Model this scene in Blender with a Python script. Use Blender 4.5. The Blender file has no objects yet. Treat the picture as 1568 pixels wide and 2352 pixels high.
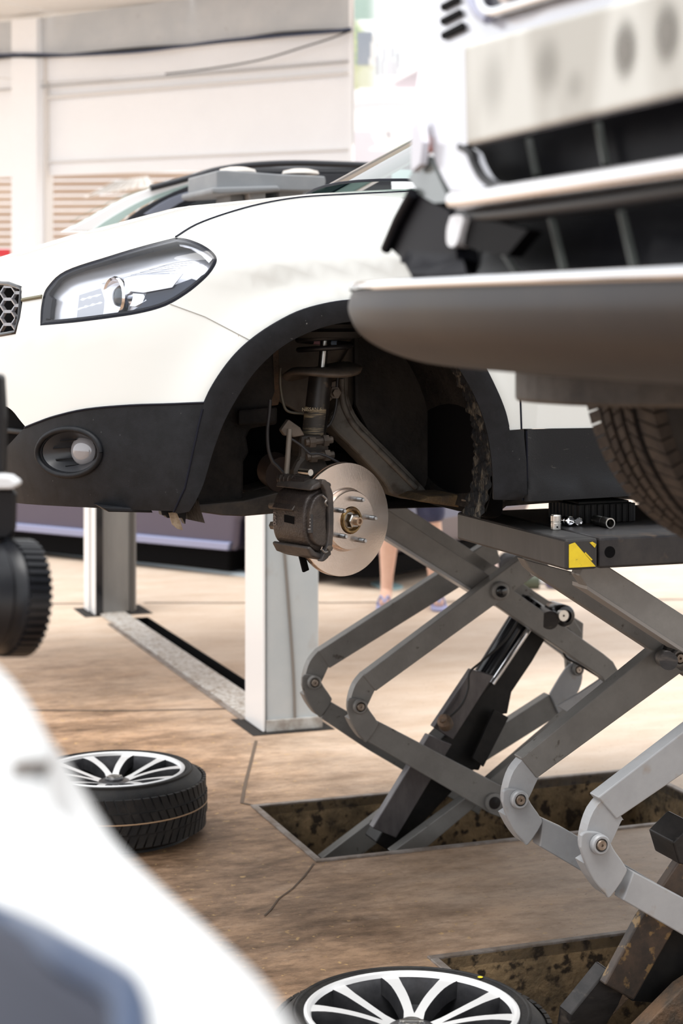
import bpy, bmesh, math, random
import numpy as np
from mathutils import Vector, Matrix
from mathutils.geometry import delaunay_2d_cdt
random.seed(7)
# ------------------------------------------------------------------ camera, sky, sun, exposure
F, CX, YH, H = 4200.0, 784.0, 720.0, 1.66          # focal length in pixels, principal column, horizon row, eye height
scene = bpy.context.scene
col = scene.collection
cam = bpy.data.cameras.new('camera'); camo = bpy.data.objects.new('camera', cam); col.objects.link(camo)
camo.location = (0, 0, H); camo.rotation_euler = (math.pi/2, 0, 0)
cam.sensor_fit = 'VERTICAL'; cam.sensor_height = 36.0; cam.lens = 36.0*F/2352
cam.shift_y = -(1176-YH)/2352; cam.clip_start = 0.05; cam.clip_end = 200
cam.dof.use_dof = True; cam.dof.focus_distance = 4.5; cam.dof.aperture_fstop = 4.0
scene.camera = camo
world = bpy.data.worlds.new('sky'); scene.world = world; world.use_nodes = True
wn = world.node_tree.nodes; wl = world.node_tree.links
wbg = wn['Background']; wbg.inputs['Color'].default_value = (0.97, 0.98, 1.0, 1); wbg.inputs['Strength'].default_value = 1.12
sd = bpy.data.lights.new('sun', 'SUN'); sd.energy = 1.9; sd.angle = math.radians(35); sd.color = (1, .97, .93)
so = bpy.data.objects.new('sun', sd); col.objects.link(so)
so.rotation_euler = Vector((.16, .26, -.95)).to_track_quat('-Z', 'Y').to_euler()
scene.view_settings.view_transform = 'Standard'; scene.view_settings.look = 'None'
scene.view_settings.gamma = 1; scene.view_settings.use_curve_mapping = False
scene.view_settings.exposure = 0.56
# ------------------------------------------------------------------ frames: (a, b) run along and across the bays
TH = math.radians(20); CU, SU = math.cos(TH), math.sin(TH)
def W3(a, b, z): return Vector((a*CU-b*SU, a*SU+b*CU, z))
def to_ab(v): return (v[0]*CU+v[1]*SU, -v[0]*SU+v[1]*CU, v[2])
def P(px, py, d): return Vector(((px-CX)/F*d, d, H-(py-YH)/F*d))
def on_z(px, py, z=0.0): return P(px, py, (H-z)*F/(py-YH))
def on_b(px, py, b): return P(px, py, b/(CU-SU*(px-CX)/F))       # point on the plane b = const
def on_a(px, py, a): return P(px, py, a/(SU+CU*(px-CX)/F))       # point on the plane a = const
UV, WV, ZV = Vector((CU, SU, 0)), Vector((-SU, CU, 0)), Vector((0, 0, 1))
# ------------------------------------------------------------------ materials
MATS = {}
def mat(name, c, rough=.5, metal=0.0, c2=None, scale=6.0, detail=6.0, lo=.4, hi=.62, bump=0.0, bscale=60.0, spec=.5,
        coat=0.0, stretch=None, extra=None, trans=0.0):
    if name in MATS: return MATS[name]
    m = bpy.data.materials.new(name); m.use_nodes = True; n = m.node_tree.nodes; l = m.node_tree.links
    p = n['Principled BSDF']; p.inputs['Base Color'].default_value = (*c, 1); p.inputs['Roughness'].default_value = rough
    p.inputs['Metallic'].default_value = metal; p.inputs['Specular IOR Level'].default_value = spec
    p.inputs['Coat Weight'].default_value = coat; p.inputs['Coat Roughness'].default_value = .05
    tc = n.new('ShaderNodeTexCoord'); vec = tc.outputs['Object']
    if stretch:
        mp = n.new('ShaderNodeMapping'); mp.inputs['Scale'].default_value = stretch; l.new(vec, mp.inputs[0]); vec = mp.outputs[0]
    if c2:
        t = n.new('ShaderNodeTexNoise'); t.inputs['Scale'].default_value = scale; t.inputs['Detail'].default_value = detail
        t.inputs['Roughness'].default_value = .65; l.new(vec, t.inputs['Vector'])
        r = n.new('ShaderNodeValToRGB'); r.color_ramp.elements[0].position = lo; r.color_ramp.elements[1].position = hi
        r.color_ramp.elements[0].color = (*c, 1); r.color_ramp.elements[1].color = (*c2, 1)
        l.new(t.outputs['Fac'], r.inputs[0]); colour = r.outputs[0]
        if extra:
            es, elo, ehi, ec = extra
            t2 = n.new('ShaderNodeTexNoise'); t2.inputs['Scale'].default_value = es; t2.inputs['Detail'].default_value = 4; l.new(vec, t2.inputs['Vector'])
            r2 = n.new('ShaderNodeValToRGB'); r2.color_ramp.elements[0].position = elo; r2.color_ramp.elements[1].position = ehi
            l.new(t2.outputs['Fac'], r2.inputs[0])
            mx = n.new('ShaderNodeMix'); mx.data_type = 'RGBA'; l.new(r2.outputs[0], mx.inputs[0]); l.new(colour, mx.inputs[6])
            mx.inputs[7].default_value = (*ec, 1); colour = mx.outputs[2]
        l.new(colour, p.inputs['Base Color'])
    if bump:
        t = n.new('ShaderNodeTexNoise'); t.inputs['Scale'].default_value = bscale; t.inputs['Detail'].default_value = 5; l.new(vec, t.inputs['Vector'])
        b = n.new('ShaderNodeBump'); b.inputs['Strength'].default_value = bump; b.inputs['Distance'].default_value = .01
        l.new(t.outputs['Fac'], b.inputs['Height']); l.new(b.outputs[0], p.inputs['Normal'])
    MATS[name] = m; return m
def glass(name, tint, fac=.25, rough=.02):
    if name in MATS: return MATS[name]
    m = bpy.data.materials.new(name); m.use_nodes = True; n = m.node_tree.nodes; l = m.node_tree.links
    n.remove(n['Principled BSDF']); t = n.new('ShaderNodeBsdfTransparent'); t.inputs[0].default_value = (*tint, 1)
    g = n.new('ShaderNodeBsdfGlossy'); g.inputs['Roughness'].default_value = rough
    fr = n.new('ShaderNodeFresnel'); fr.inputs[0].default_value = 1.45
    ad = n.new('ShaderNodeMath'); ad.operation = 'ADD'; ad.inputs[1].default_value = fac-.04; ad.use_clamp = True; l.new(fr.outputs[0], ad.inputs[0])
    ge = n.new('ShaderNodeNewGeometry'); sb = n.new('ShaderNodeMath'); sb.operation = 'SUBTRACT'; sb.use_clamp = True; l.new(ad.outputs[0], sb.inputs[0]); l.new(ge.outputs['Backfacing'], sb.inputs[1])
    mx = n.new('ShaderNodeMixShader'); l.new(sb.outputs[0], mx.inputs[0]); l.new(t.outputs[0], mx.inputs[1]); l.new(g.outputs[0], mx.inputs[2])
    l.new(mx.outputs[0], n['Material Output'].inputs[0]); MATS[name] = m; return m
white = mat('white_paint', (.70, .715, .69), .22, coat=.6)
silver = mat('silver_paint', (.62, .63, .68), .25, .35, coat=.6)
whitespeck = mat('white_paint_specked', (.70, .715, .69), .22, coat=.6, c2=(.30, .20, .10), scale=75, detail=2, lo=.765, hi=.79)
whitepaint2 = mat('white_paint_plain', (.85, .85, .85), .35, coat=.3)
plastic = mat('black_plastic', (.008, .009, .011), .45, c2=(.012, .013, .016), scale=30, bump=.15, bscale=900, spec=.2, extra=(120, .74, .78, (.20, .20, .19)))
sillm = mat('scuffed_plastic', (.009, .010, .012), .4, c2=(.22, .21, .19), scale=70, lo=.66, hi=.82, stretch=(.5, .5, 1.6), bump=.2, bscale=500, spec=.3)
rubber = mat('tyre_rubber', (.010, .010, .011), .55, c2=(.022, .020, .018), scale=14, bump=.2, bscale=300, spec=.3)
dark = mat('dark_cavity', (.003, .003, .0035), .9, spec=.1)
seamm = mat('seam_black', (.004, .005, .012), .6, spec=.2)
liner = mat('wheel_liner', (.008, .0075, .0075), .7, c2=(.022, .019, .017), scale=9, bump=.5, bscale=60, spec=.2)
linermud = mat('liner_mud', (.016, .016, .017), .7, c2=(.19, .16, .12), scale=26, lo=.5, hi=.72, stretch=(3, 1, .6), bump=.9, bscale=90, spec=.2)
inner = mat('inner_wing', (.10, .085, .073), .7, c2=(.155, .135, .115), scale=7, extra=(14, .5, .7, (.06, .045, .035)))
rail = mat('dusty_steel', (.085, .08, .072), .6, c2=(.13, .12, .105), scale=10, extra=(25, .55, .7, (.05, .04, .032)))
rusty = mat('rusty_steel', (.10, .075, .055), .7, c2=(.20, .12, .07), scale=18, bump=.4, bscale=120)
calm = mat('caliper_cast', (.035, .028, .026), .38, .35, c2=(.065, .053, .045), scale=25, bump=.25, bscale=240)
discm = mat('machined_disc', (.86, .74, .66), .26, 1.0, c2=(.92, .82, .74), scale=5, bump=.03, bscale=300)
steel = mat('bright_steel', (.62, .61, .58), .28, 1.0)
chrome = mat('chrome', (.85, .86, .88), .08, 1.0)
hl_chrome = mat('lamp_reflector', (.88, .89, .92), .12, 1.0)
grey = mat('grey_arm_paint', (.175, .17, .162), .45, .1, c2=(.215, .21, .20), scale=8, extra=(30, .66, .74, (.07, .06, .05)), bump=.05, bscale=150)
lgrey = mat('light_grey_paint', (.31, .32, .335), .4, .05, c2=(.36, .37, .385), scale=6, extra=(16, .62, .75, (.30, .27, .24)))
darksteel = mat('dark_steel', (.014, .013, .013), .42, .3, c2=(.035, .031, .03), scale=9, stretch=(1, 1, 3), extra=(12, .6, .75, (.11, .09, .075)))
platm = mat('platform_steel', (.016, .016, .019), .36, .2, c2=(.036, .033, .033), scale=10, extra=(9, .60, .74, (.13, .09, .06)), spec=.4)
blackm = mat('black_gloss', (.006, .007, .010), .18, .2, coat=.4)
cyl = mat('cylinder_cover', (.09, .083, .088), .38, .5, c2=(.15, .14, .142), scale=12, stretch=(1, 1, .4))
yellow = mat('hazard_yellow', (.82, .62, .02), .5, c2=(.72, .52, .02), scale=20, extra=(38, .60, .68, (.05, .045, .03)))
# ------------------------------------------------------------------ mesh helpers
def tag(o, label=None, cat=None, group=None, kind=None):
    if label: o['label'] = label
    if cat: o['category'] = cat
    if group: o['group'] = group
    if kind: o['kind'] = kind
    return o
def empty(name, loc=(0, 0, 0), label=None, cat=None, group=None, kind=None):
    o = bpy.data.objects.new(name, None); col.objects.link(o); o.location = loc; o.empty_display_size = .1
    bpy.context.view_layer.update()
    return tag(o, label, cat, group, kind)
def link(name, me, m, parent=None, smooth=False):
    if m: me.materials.append(m)
    o = bpy.data.objects.new(name, me); col.objects.link(o)
    if parent:
        o.parent = parent; o.matrix_parent_inverse = parent.matrix_world.inverted() if parent.type == 'EMPTY' else Matrix()
    if smooth:
        me.polygons.foreach_set('use_smooth', [True]*len(me.polygons))
    return o
def raw(name, vs, fs, m, parent=None, smooth=False, bevel=0, seg=2, ang=None):
    me = bpy.data.meshes.new(name); me.from_pydata([tuple(v) for v in vs], [], fs); me.validate()
    bm = bmesh.new(); bm.from_mesh(me); bmesh.ops.recalc_face_normals(bm, faces=bm.faces); bm.to_mesh(me); bm.free()
    o = link(name, me, m, parent, smooth)
    if smooth and ang: me.set_sharp_from_angle(angle=math.radians(ang))
    if bevel:
        md = o.modifiers.new('bevel', 'BEVEL'); md.width = bevel; md.segments = seg; md.limit_method = 'ANGLE'; md.angle_limit = math.radians(40)
        md.harden_normals = False
    return o
def prism(name, pts, ext, m, parent=None, bevel=0, seg=2, smooth=False):
    """closed polygon of 3D points extruded by vector ext"""
    pts = [Vector(p) for p in pts]; n = len(pts); ext = Vector(ext)
    vs = pts+[p+ext for p in pts]
    fs = [list(range(n)), list(range(2*n-1, n-1, -1))]+[[i, (i+1) % n, n+(i+1) % n, n+i] for i in range(n)]
    return raw(name, vs, fs, m, parent, smooth, bevel, seg)
def boxab(name, a0, a1, b0, b1, z0, z1, m, parent=None, bevel=0, seg=2):
    return prism(name, [W3(a0, b0, z0), W3(a1, b0, z0), W3(a1, b1, z0), W3(a0, b1, z0)], (0, 0, z1-z0), m, parent, bevel, seg)
def frame_from(n, up=ZV):
    n = Vector(n).normalized(); up = Vector(up)
    if abs(n.dot(up)) > .98: up = Vector((1, 0, 0))
    x = up.cross(n).normalized(); y = n.cross(x)
    return x, y, n
def revolve(name, prof, origin, axis, m, parent=None, seg=32, smooth=True, ang=35, closed=False, cap=True):
    """prof: list of (radius, height along axis)"""
    x, y, n = frame_from(axis); o = Vector(origin); vs = []; fs = []; k = len(prof)
    for i in range(seg):
        t = 2*math.pi*i/seg; d = x*math.cos(t)+y*math.sin(t)
        for r, h in prof: vs.append(o+d*r+n*h)
    for i in range(seg):
        j = (i+1) % seg
        for q in range(k if closed else k-1):
            q2 = (q+1) % k
            fs.append([i*k+q, j*k+q, j*k+q2, i*k+q2])
    if not closed and cap:
        if prof[0][0] > 1e-6: fs.append([i*k for i in range(seg)])
        if prof[-1][0] > 1e-6: fs.append([i*k+k-1 for i in range(seg)][::-1])
    return raw(name, vs, fs, m, parent, smooth, ang=ang)
def rod(name, p0, p1, r, m, parent=None, seg=16, r1=None, smooth=True):
    p0, p1 = Vector(p0), Vector(p1); L = (p1-p0).length; r1 = r if r1 is None else r1
    return revolve(name, [(r, 0), (r1, L)], p0, p1-p0, m, parent, seg, smooth)
def catmull(pts, n=6):
    pts = [np.array(p, float) for p in pts]
    if len(pts) < 3 or n <= 1: return [tuple(p) for p in pts]
    out = []
    for i in range(len(pts)-1):
        p0 = pts[max(i-1, 0)]; p1 = pts[i]; p2 = pts[i+1]; p3 = pts[min(i+2, len(pts)-1)]
        for k in range(n):
            t = k/n
            out.append(tuple(.5*((2*p1)+(-p0+p2)*t+(2*p0-5*p1+4*p2-p3)*t*t+(-p0+3*p1-3*p2+p3)*t**3)))
    out.append(tuple(pts[-1])); return out
def tube(name, pts, r, m, parent=None, seg=8, n=5, closed=False):
    pts = [Vector(p) for p in catmull(pts, n)]; vs = []; fs = []; N = len(pts); prev = None
    for i, p in enumerate(pts):
        t = (pts[min(i+1, N-1)]-pts[max(i-1, 0)])
        if t.length < 1e-9: t = Vector((0, 0, 1))
        t.normalize()
        if prev is None: x, y, _ = frame_from(t)
        else:
            x = prev-t*prev.dot(t)
            x = x.normalized() if x.length > 1e-6 else frame_from(t)[0]
            y = t.cross(x)
        prev = x; rr = r(i/(N-1)) if callable(r) else r
        for k in range(seg):
            a = 2*math.pi*k/seg; vs.append(p+(x*math.cos(a)+y*math.sin(a))*rr)
    for i in range(N-1):
        for k in range(seg):
            k2 = (k+1) % seg; fs.append([i*seg+k, i*seg+k2, (i+1)*seg+k2, (i+1)*seg+k])
    fs.append(list(range(seg))[::-1]); fs.append([(N-1)*seg+k for k in range(seg)])
    return raw(name, vs, fs, m, parent, True, ang=50)
def sweep(name, path, w, t, m, parent=None, up=None, bevel=0):
    """flat bar: path of 3D points, half width w (in 'side' direction), half thickness t along up"""
    pts = [Vector(p) for p in path]; N = len(pts); vs = []; fs = []; up = Vector(up or WV).normalized()
    for i, p in enumerate(pts):
        d = (pts[min(i+1, N-1)]-pts[max(i-1, 0)]).normalized(); s = up.cross(d).normalized()
        ww = w[i] if isinstance(w, (list, tuple)) else w
        vs += [p-s*ww-up*t, p+s*ww-up*t, p+s*ww+up*t, p-s*ww+up*t]
    for i in range(N-1):
        for k in range(4): fs.append([i*4+k, i*4+(k+1) % 4, (i+1)*4+(k+1) % 4, (i+1)*4+k])
    fs.append([0, 1, 2, 3]); fs.append([(N-1)*4+k for k in (3, 2, 1, 0)])
    return raw(name, vs, fs, m, parent, False, bevel)
def grid(name, f, nu, nv, m, parent=None, smooth=True, wrapu=False):
    vs = [f(i/(nu-1) if not wrapu else i/nu, j/(nv-1)) for i in range(nu) for j in range(nv)]
    fs = []
    for i in range(nu if wrapu else nu-1):
        for j in range(nv-1):
            i2 = (i+1) % nu; fs.append([i*nv+j, i2*nv+j, i2*nv+j+1, i*nv+j+1])
    return raw(name, vs, fs, m, parent, smooth)
def copy_tree(o, parent=None):
    c = o.copy(); col.objects.link(c); c.parent = parent
    for ch in o.children: copy_tree(ch, c)
    return c
def inpoly(pt, poly):
    x, y = pt; c = False; n = len(poly); j = n-1
    for i in range(n):
        xi, yi = poly[i]; xj, yj = poly[j]
        if (yi > y) != (yj > y) and x < (xj-xi)*(y-yi)/(yj-yi+1e-15)+xi: c = not c
        j = i
    return c
# ------------------------------------------------------------------ curved sheet panels cut out of an implicit body surface
def inpoly_np(P2, poly):
    x, y = P2[:, 0], P2[:, 1]; c = np.zeros(len(P2), bool); n = len(poly); j = n-1
    for i in range(n):
        xi, yi = poly[i]; xj, yj = poly[j]
        c ^= ((yi > y) != (yj > y)) & (x < (xj-xi)*(y-yi)/(yj-yi+1e-15)+xi); j = i
    return c
class Body:
    """inside(a,b,z) > 0 inside the body; panels are cut from its surface by outlines given in photograph pixels"""
    def __init__(self, inside, D, tmax=9.0, tmin=.4):
        self.f = inside; self.D = np.array(D, float)/np.linalg.norm(D); self.tmax = tmax; self.tmin = tmin
        up = np.array([0, 0, 1.0]); self.e1 = np.cross(up, self.D); self.e1 /= np.linalg.norm(self.e1); self.e2 = np.cross(self.D, self.e1)
    def march(self, o, d, t0, t1, n=420):
        o = np.atleast_2d(o); d = np.atleast_2d(d); ts = np.linspace(t0, t1, n)
        hit = np.full(len(o), t1); found = np.zeros(len(o), bool); lo = np.full(len(o), t0)
        for k in range(1, n):
            p = o+d*ts[k]; ins = self.f(p[:, 0], p[:, 1], p[:, 2]) > 0
            new = ins & ~found; hit[new] = ts[k]; lo[new] = ts[k-1]; found |= ins
        for _ in range(22):
            mid = (lo+hit)/2; p = o+d*mid[:, None]; ins = self.f(p[:, 0], p[:, 1], p[:, 2]) > 0
            hit = np.where(ins, mid, hit); lo = np.where(ins, lo, mid)
        return o+d*hit[:, None], found
    def px(self, pts):
        q = np.array([(p[0]-CX)/F for p in pts]); s = np.array([(p[1]-YH)/F for p in pts])
        d = np.stack([q*CU+SU, -q*SU+CU, -s], 1); o = np.tile([0, 0, H], (len(pts), 1)).astype(float)
        return self.march(o, d, self.tmin, self.tmax, 520)
    def normal(self, p):
        e = 2e-3; g = []
        for k in range(3):
            dp = np.zeros(3); dp[k] = e; A = p+dp; B = p-dp
            g.append(self.f(A[:, 0], A[:, 1], A[:, 2])-self.f(B[:, 0], B[:, 1], B[:, 2]))
        g = -np.stack(g, 1); return g/np.maximum(np.linalg.norm(g, axis=1), 1e-9)[:, None]
    def curve(self, pts, off=0.0):
        p, ok = self.px(pts); p = p[ok]; p = p+self.normal(p)*off
        return [W3(*q) for q in p]
    def to2(self, p): return np.stack([p@self.e1, p@self.e2], 1)
    def panel(self, name, outline, m, parent, step=.03, off=0.0, thick=.008, holes=(), mirror=None, extra3=None, clip_b=None):
        loops3 = []
        for lp in [outline]+list(holes):
            if lp and len(lp[0]) == 3 and not isinstance(lp[0], tuple): p = np.array(lp)
            else:
                p, ok = self.px(lp); p = p[ok]
            if clip_b is not None: p[:, 1] = np.where(p[:, 1] > clip_b-.045, clip_b, p[:, 1])
            loops3.append(p)
        if extra3 is not None: loops3[0] = np.vstack([loops3[0], np.array(extra3, float)])
        loops2 = [self.to2(p) for p in loops3]
        pts = []; edges = []; known = []
        for l2, l3 in zip(loops2, loops3):
            s = len(pts); n = len(l2)
            for i in range(n): pts.append(Vector(l2[i])); known.append(l3[i]); edges.append((s+i, s+(i+1) % n))
        o2 = loops2[0]; mn = o2.min(0); mx = o2.max(0)
        gx, gy = np.meshgrid(np.arange(mn[0]+step/2, mx[0], step), np.arange(mn[1]+step/2, mx[1], step)); gx[::2] += step*.5
        G = np.stack([gx.ravel(), gy.ravel()], 1); ok = inpoly_np(G, o2)
        for h in loops2[1:]: ok &= ~inpoly_np(G, h)
        allb = np.vstack(loops2)
        G = G[ok]
        if len(G):
            dmin = np.min(np.linalg.norm(G[:, None, :]-allb[None], axis=2), axis=1); G = G[dmin > step*.45]
        pts += [Vector(g) for g in G]
        vo, eo, fo, ov, oe, of = delaunay_2d_cdt(pts, edges, [], 0, 1e-6)
        V2 = np.array([tuple(v) for v in vo]); cen = np.array([V2[list(f)].mean(0) for f in fo])
        keep = inpoly_np(cen, o2)
        for h in loops2[1:]: keep &= ~inpoly_np(cen, h)
        fo = [f for f, k in zip(fo, keep) if k]
        base = V2[:, :1]*self.e1+V2[:, 1:]*self.e2; nk = len(known)
        mid = np.vstack(loops3).mean(0)@self.D
        p3, found = self.march(base+self.D*(mid-2.5), np.tile(self.D, (len(V2), 1)), 0, 5.0, 620)
        for i in range(len(V2)):
            src = [s for s in ov[i] if s < nk]
            if src: p3[i] = known[src[0]]
        nr = self.normal(p3)
        return self.build(name, p3+nr*off, nr, fo, m, parent, thick, mirror)
    def build(self, name, p3, nr, fo, m, parent, thick, mirror=None):
        if mirror is not None:
            p3 = p3.copy(); nr = nr.copy(); p3[:, 1] = 2*mirror-p3[:, 1]; nr[:, 1] *= -1
        self.last = (p3, nr, fo)
        n = len(p3); bk = p3-nr*thick
        fr = []
        for f in fo:
            f = list(f); a, b, c = p3[f[0]], p3[f[1]], p3[f[2]]
            if np.dot(np.cross(b-a, c-a), nr[f].mean(0)) < 0: f = f[::-1]
            fr.append(f)
        cnt = {}
        for f in fr:
            for i in range(len(f)):
                e = (f[i], f[(i+1) % len(f)]); cnt[e] = cnt.get(e, 0)+1
        rim = [e for e in cnt if (e[1], e[0]) not in cnt]
        V = [W3(*p) for p in p3]+[W3(*p) for p in bk]; NN = [W3(*q) for q in nr]+[-W3(*q) for q in nr]
        faces = list(fr)+[[n+i for i in f[::-1]] for f in fr]
        for a, b in rim:
            s = len(V); va, vb, vc, vd = V[a], V[b], V[n+b], V[n+a]; q = (vd-va).cross(vb-va)
            q = q.normalized() if q.length > 1e-12 else Vector((0, 0, 1))
            V += [va, vd, vc, vb]; NN += [q]*4; faces.append([s, s+1, s+2, s+3])
        me = bpy.data.meshes.new(name); me.from_pydata([tuple(v) for v in V], [], faces)
        me.polygons.foreach_set('use_smooth', [True]*len(me.polygons))
        if parent and parent.type == 'MESH': pass
        o = link(name, me, m, parent)
        if len(me.vertices) == len(NN): me.normals_split_custom_set_from_vertices([tuple(v) for v in NN])
        return o
    def mirrored(self, name, m, parent, thick, c):
        p3, nr, fo = self.last; return self.build(name, p3, nr, fo, m, parent, thick, c)
def smin(x, y, k):
    h = np.clip(.5+.5*(y-x)/k, 0, 1); return y*(1-h)+x*h-k*h*(1-h)
def sp(*pts, n=5): return catmull(list(pts), n)
def dens(pts, s=14.0, closed=True):
    out = []; N = len(pts)
    for i in range(N if closed else N-1):
        p = np.array(pts[i][:2], float); q = np.array(pts[(i+1) % N][:2], float); k = max(1, int(np.linalg.norm(q-p)/s))
        for j in range(k): out.append(tuple(p+(q-p)*j/k))
    return out
# ------------------------------------------------------------------ floor with lift pits
def floor_material():
    m = bpy.data.materials.new('stained_concrete'); m.use_nodes = True; n = m.node_tree.nodes; l = m.node_tree.links
    p = n['Principled BSDF']; p.inputs['Roughness'].default_value = .55; p.inputs['Specular IOR Level'].default_value = .35
    tc = n.new('ShaderNodeTexCoord')
    rot = n.new('ShaderNodeMapping'); rot.inputs['Rotation'].default_value = (0, 0, -TH); l.new(tc.outputs['Object'], rot.inputs[0])
    def noise(s, d=6, r=.6, st=(1, 1, 1)):
        mp = n.new('ShaderNodeMapping'); mp.inputs['Scale'].default_value = st; l.new(rot.outputs[0], mp.inputs[0])
        t = n.new('ShaderNodeTexNoise'); t.inputs['Scale'].default_value = s; t.inputs['Detail'].default_value = d; t.inputs['Roughness'].default_value = r
        l.new(mp.outputs[0], t.inputs[0]); return t.outputs['Fac']
    def ramp(x, lo, hi, c0=(0, 0, 0), c1=(1, 1, 1)):
        r = n.new('ShaderNodeValToRGB'); r.color_ramp.elements[0].position = lo; r.color_ramp.elements[1].position = hi
        r.color_ramp.elements[0].color = (*c0, 1); r.color_ramp.elements[1].color = (*c1, 1); l.new(x, r.inputs[0]); return r.outputs[0]
    def mix(f, a, b):
        x = n.new('ShaderNodeMix'); x.data_type = 'RGBA'
        for s, v in ((x.inputs[0], f), (x.inputs[6], a), (x.inputs[7], b)):
            if isinstance(v, tuple): s.default_value = (*v, 1)
            elif isinstance(v, float): s.default_value = v
            else: l.new(v, s)
        return x.outputs[2]
    def math_(op, a, b):
        x = n.new('ShaderNodeMath'); x.operation = op; x.use_clamp = True
        for s, v in zip(x.inputs, (a, b)):
            if isinstance(v, float): s.default_value = v
            else: l.new(v, s)
        return x.outputs[0]
    base = ramp(noise(3.0, 8, .7, (1, 2.2, 1)), .3, .7, (.56, .425, .315), (.70, .585, .48))
    # trodden, oily zone around the near end of the pits (a: along the bays, b: across)
    sx = n.new('ShaderNodeSeparateXYZ'); l.new(rot.outputs[0], sx.inputs[0])
    def band(x, c, w):
        q = n.new('ShaderNodeMapRange'); q.inputs[1].default_value = c-w; q.inputs[2].default_value = c+w; q.inputs[3].default_value = 1; q.inputs[4].default_value = 0
        q.interpolation_type = 'SMOOTHSTEP'; l.new(x, q.inputs[0]); return q.outputs[0]
    wob = n.new('ShaderNodeMath'); wob.operation = 'MULTIPLY_ADD'; wob.inputs[1].default_value = 1.6; l.new(noise(1.1, 5), wob.inputs[0]); l.new(sx.outputs[0], wob.inputs[2])
    wob2 = n.new('ShaderNodeMath'); wob2.operation = 'MULTIPLY_ADD'; wob2.inputs[1].default_value = 2.2; l.new(noise(.9, 5), wob2.inputs[0]); l.new(sx.outputs[1], wob2.inputs[2])
    dirt = math_('MULTIPLY', band(wob.outputs[0], 3.15, .95), band(wob2.outputs[0], 9.6, 2.2))
    grime = math_('MULTIPLY', dirt, ramp(noise(2.6, 9, .74, (1, 2.2, 1)), .40, .64))
    c = mix(math_('MULTIPLY', dirt, .75), base, (.40, .215, .10))
    c = mix(math_('MULTIPLY', grime, .92), c, (.085, .045, .021))
    spots = ramp(noise(34, 3, .5), .655, .69)
    c = mix(math_('MULTIPLY', math_('MULTIPLY', spots, dirt), .8), c, (.62, .40, .17))
    dots = ramp(noise(60, 3, .5), .64, .70)
    c = mix(math_('MULTIPLY', dots, .45), c, (.22, .15, .1))
    fine = math_('MULTIPLY', dirt, ramp(noise(14, 8, .75, (1, 1.8, 1)), .46, .66))
    c = mix(math_('MULTIPLY', fine, .55), c, (.06, .032, .016))
    pale = math_('MULTIPLY', dirt, ramp(noise(7, 8, .7, (1, 2, 1)), .58, .70))
    c = mix(math_('MULTIPLY', pale, .45), c, (.56, .42, .31))
    scr = ramp(noise(5, 6, .8, (1, 9, 1)), .60, .72)
    c = mix(math_('MULTIPLY', scr, .35), c, (.45, .34, .26))
    l.new(c, p.inputs['Base Color'])
    b = n.new('ShaderNodeBump'); b.inputs['Strength'].default_value = .25; b.inputs['Distance'].default_value = .004; l.new(noise(45, 8), b.inputs['Height']); l.new(b.outputs[0], p.inputs['Normal'])
    return m
floorm = floor_material()
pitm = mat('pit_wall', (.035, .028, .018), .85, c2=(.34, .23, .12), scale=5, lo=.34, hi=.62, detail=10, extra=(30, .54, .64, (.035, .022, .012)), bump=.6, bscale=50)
framem = mat('pit_frame_steel', (.30, .265, .24), .5, .3, c2=(.17, .13, .10), scale=12)
PA = (1.84, 3.27); PITS = [(3.70, 4.33), (5.24, 5.87)]
SLOT = (2.345, 2.42, 7.2, 9.75)                                   # dark gap beside the channel cover of the post lift
acuts = sorted({-30., -4., PA[0], PA[1], 2.15, SLOT[0], SLOT[1], 2.45, 45.}); bcuts = sorted({-12., 3.70, 4.33, 5.24, 5.87, 6.90, 7.2, 9.75, 10.05, 60.})
def in_hole(a, b):
    if PA[0] < a < PA[1] and any(p[0] < b < p[1] for p in PITS): return True
    if SLOT[0] < a < SLOT[1] and SLOT[2] < b < SLOT[3]: return True
    return False
vs, fs, idx = [], [], {}
for a in acuts:
    for b in bcuts: idx[(a, b)] = len(vs); vs.append(W3(a, b, 0))
for i in range(len(acuts)-1):
    for j in range(len(bcuts)-1):
        if not in_hole((acuts[i]+acuts[i+1])/2, (bcuts[j]+bcuts[j+1])/2):
            fs.append([idx[(acuts[i], bcuts[j])], idx[(acuts[i+1], bcuts[j])], idx[(acuts[i+1], bcuts[j+1])], idx[(acuts[i], bcuts[j+1])]])
floor = raw('floor', vs, fs, floorm); floor['kind'] = 'structure'; floor['label'] = 'stained beige concrete workshop floor with lift pits'
for k, (b0, b1) in enumerate(PITS):
    a0, a1, zb = PA[0], PA[1], -.55
    c = [W3(a0, b0, 0), W3(a1, b0, 0), W3(a1, b1, 0), W3(a0, b1, 0)]; dn = Vector((0, 0, zb))
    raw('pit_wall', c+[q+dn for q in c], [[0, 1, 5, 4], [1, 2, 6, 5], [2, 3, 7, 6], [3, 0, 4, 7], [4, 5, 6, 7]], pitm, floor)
    w = .022; t = .006
    boxab('pit_frame', a0-w, a1+w, b0-w, b0, -.03, t, framem, floor, .002); boxab('pit_frame', a0-w, a1+w, b1, b1+w, -.03, t, framem, floor, .002)
    boxab('pit_frame', a0-w, a0, b0, b1, -.03, t, framem, floor, .002); boxab('pit_frame', a1, a1+w, b0, b1, -.03, t, framem, floor, .002)
boxab('slot_bottom', SLOT[0], SLOT[1], SLOT[2], SLOT[3], -.12, -.10, dark, floor)
for q in ((SLOT[0]-.004, SLOT[0]), (SLOT[1], SLOT[1]+.004)): boxab('slot_wall', q[0], q[1], SLOT[2], SLOT[3], -.12, .001, dark, floor)
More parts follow.
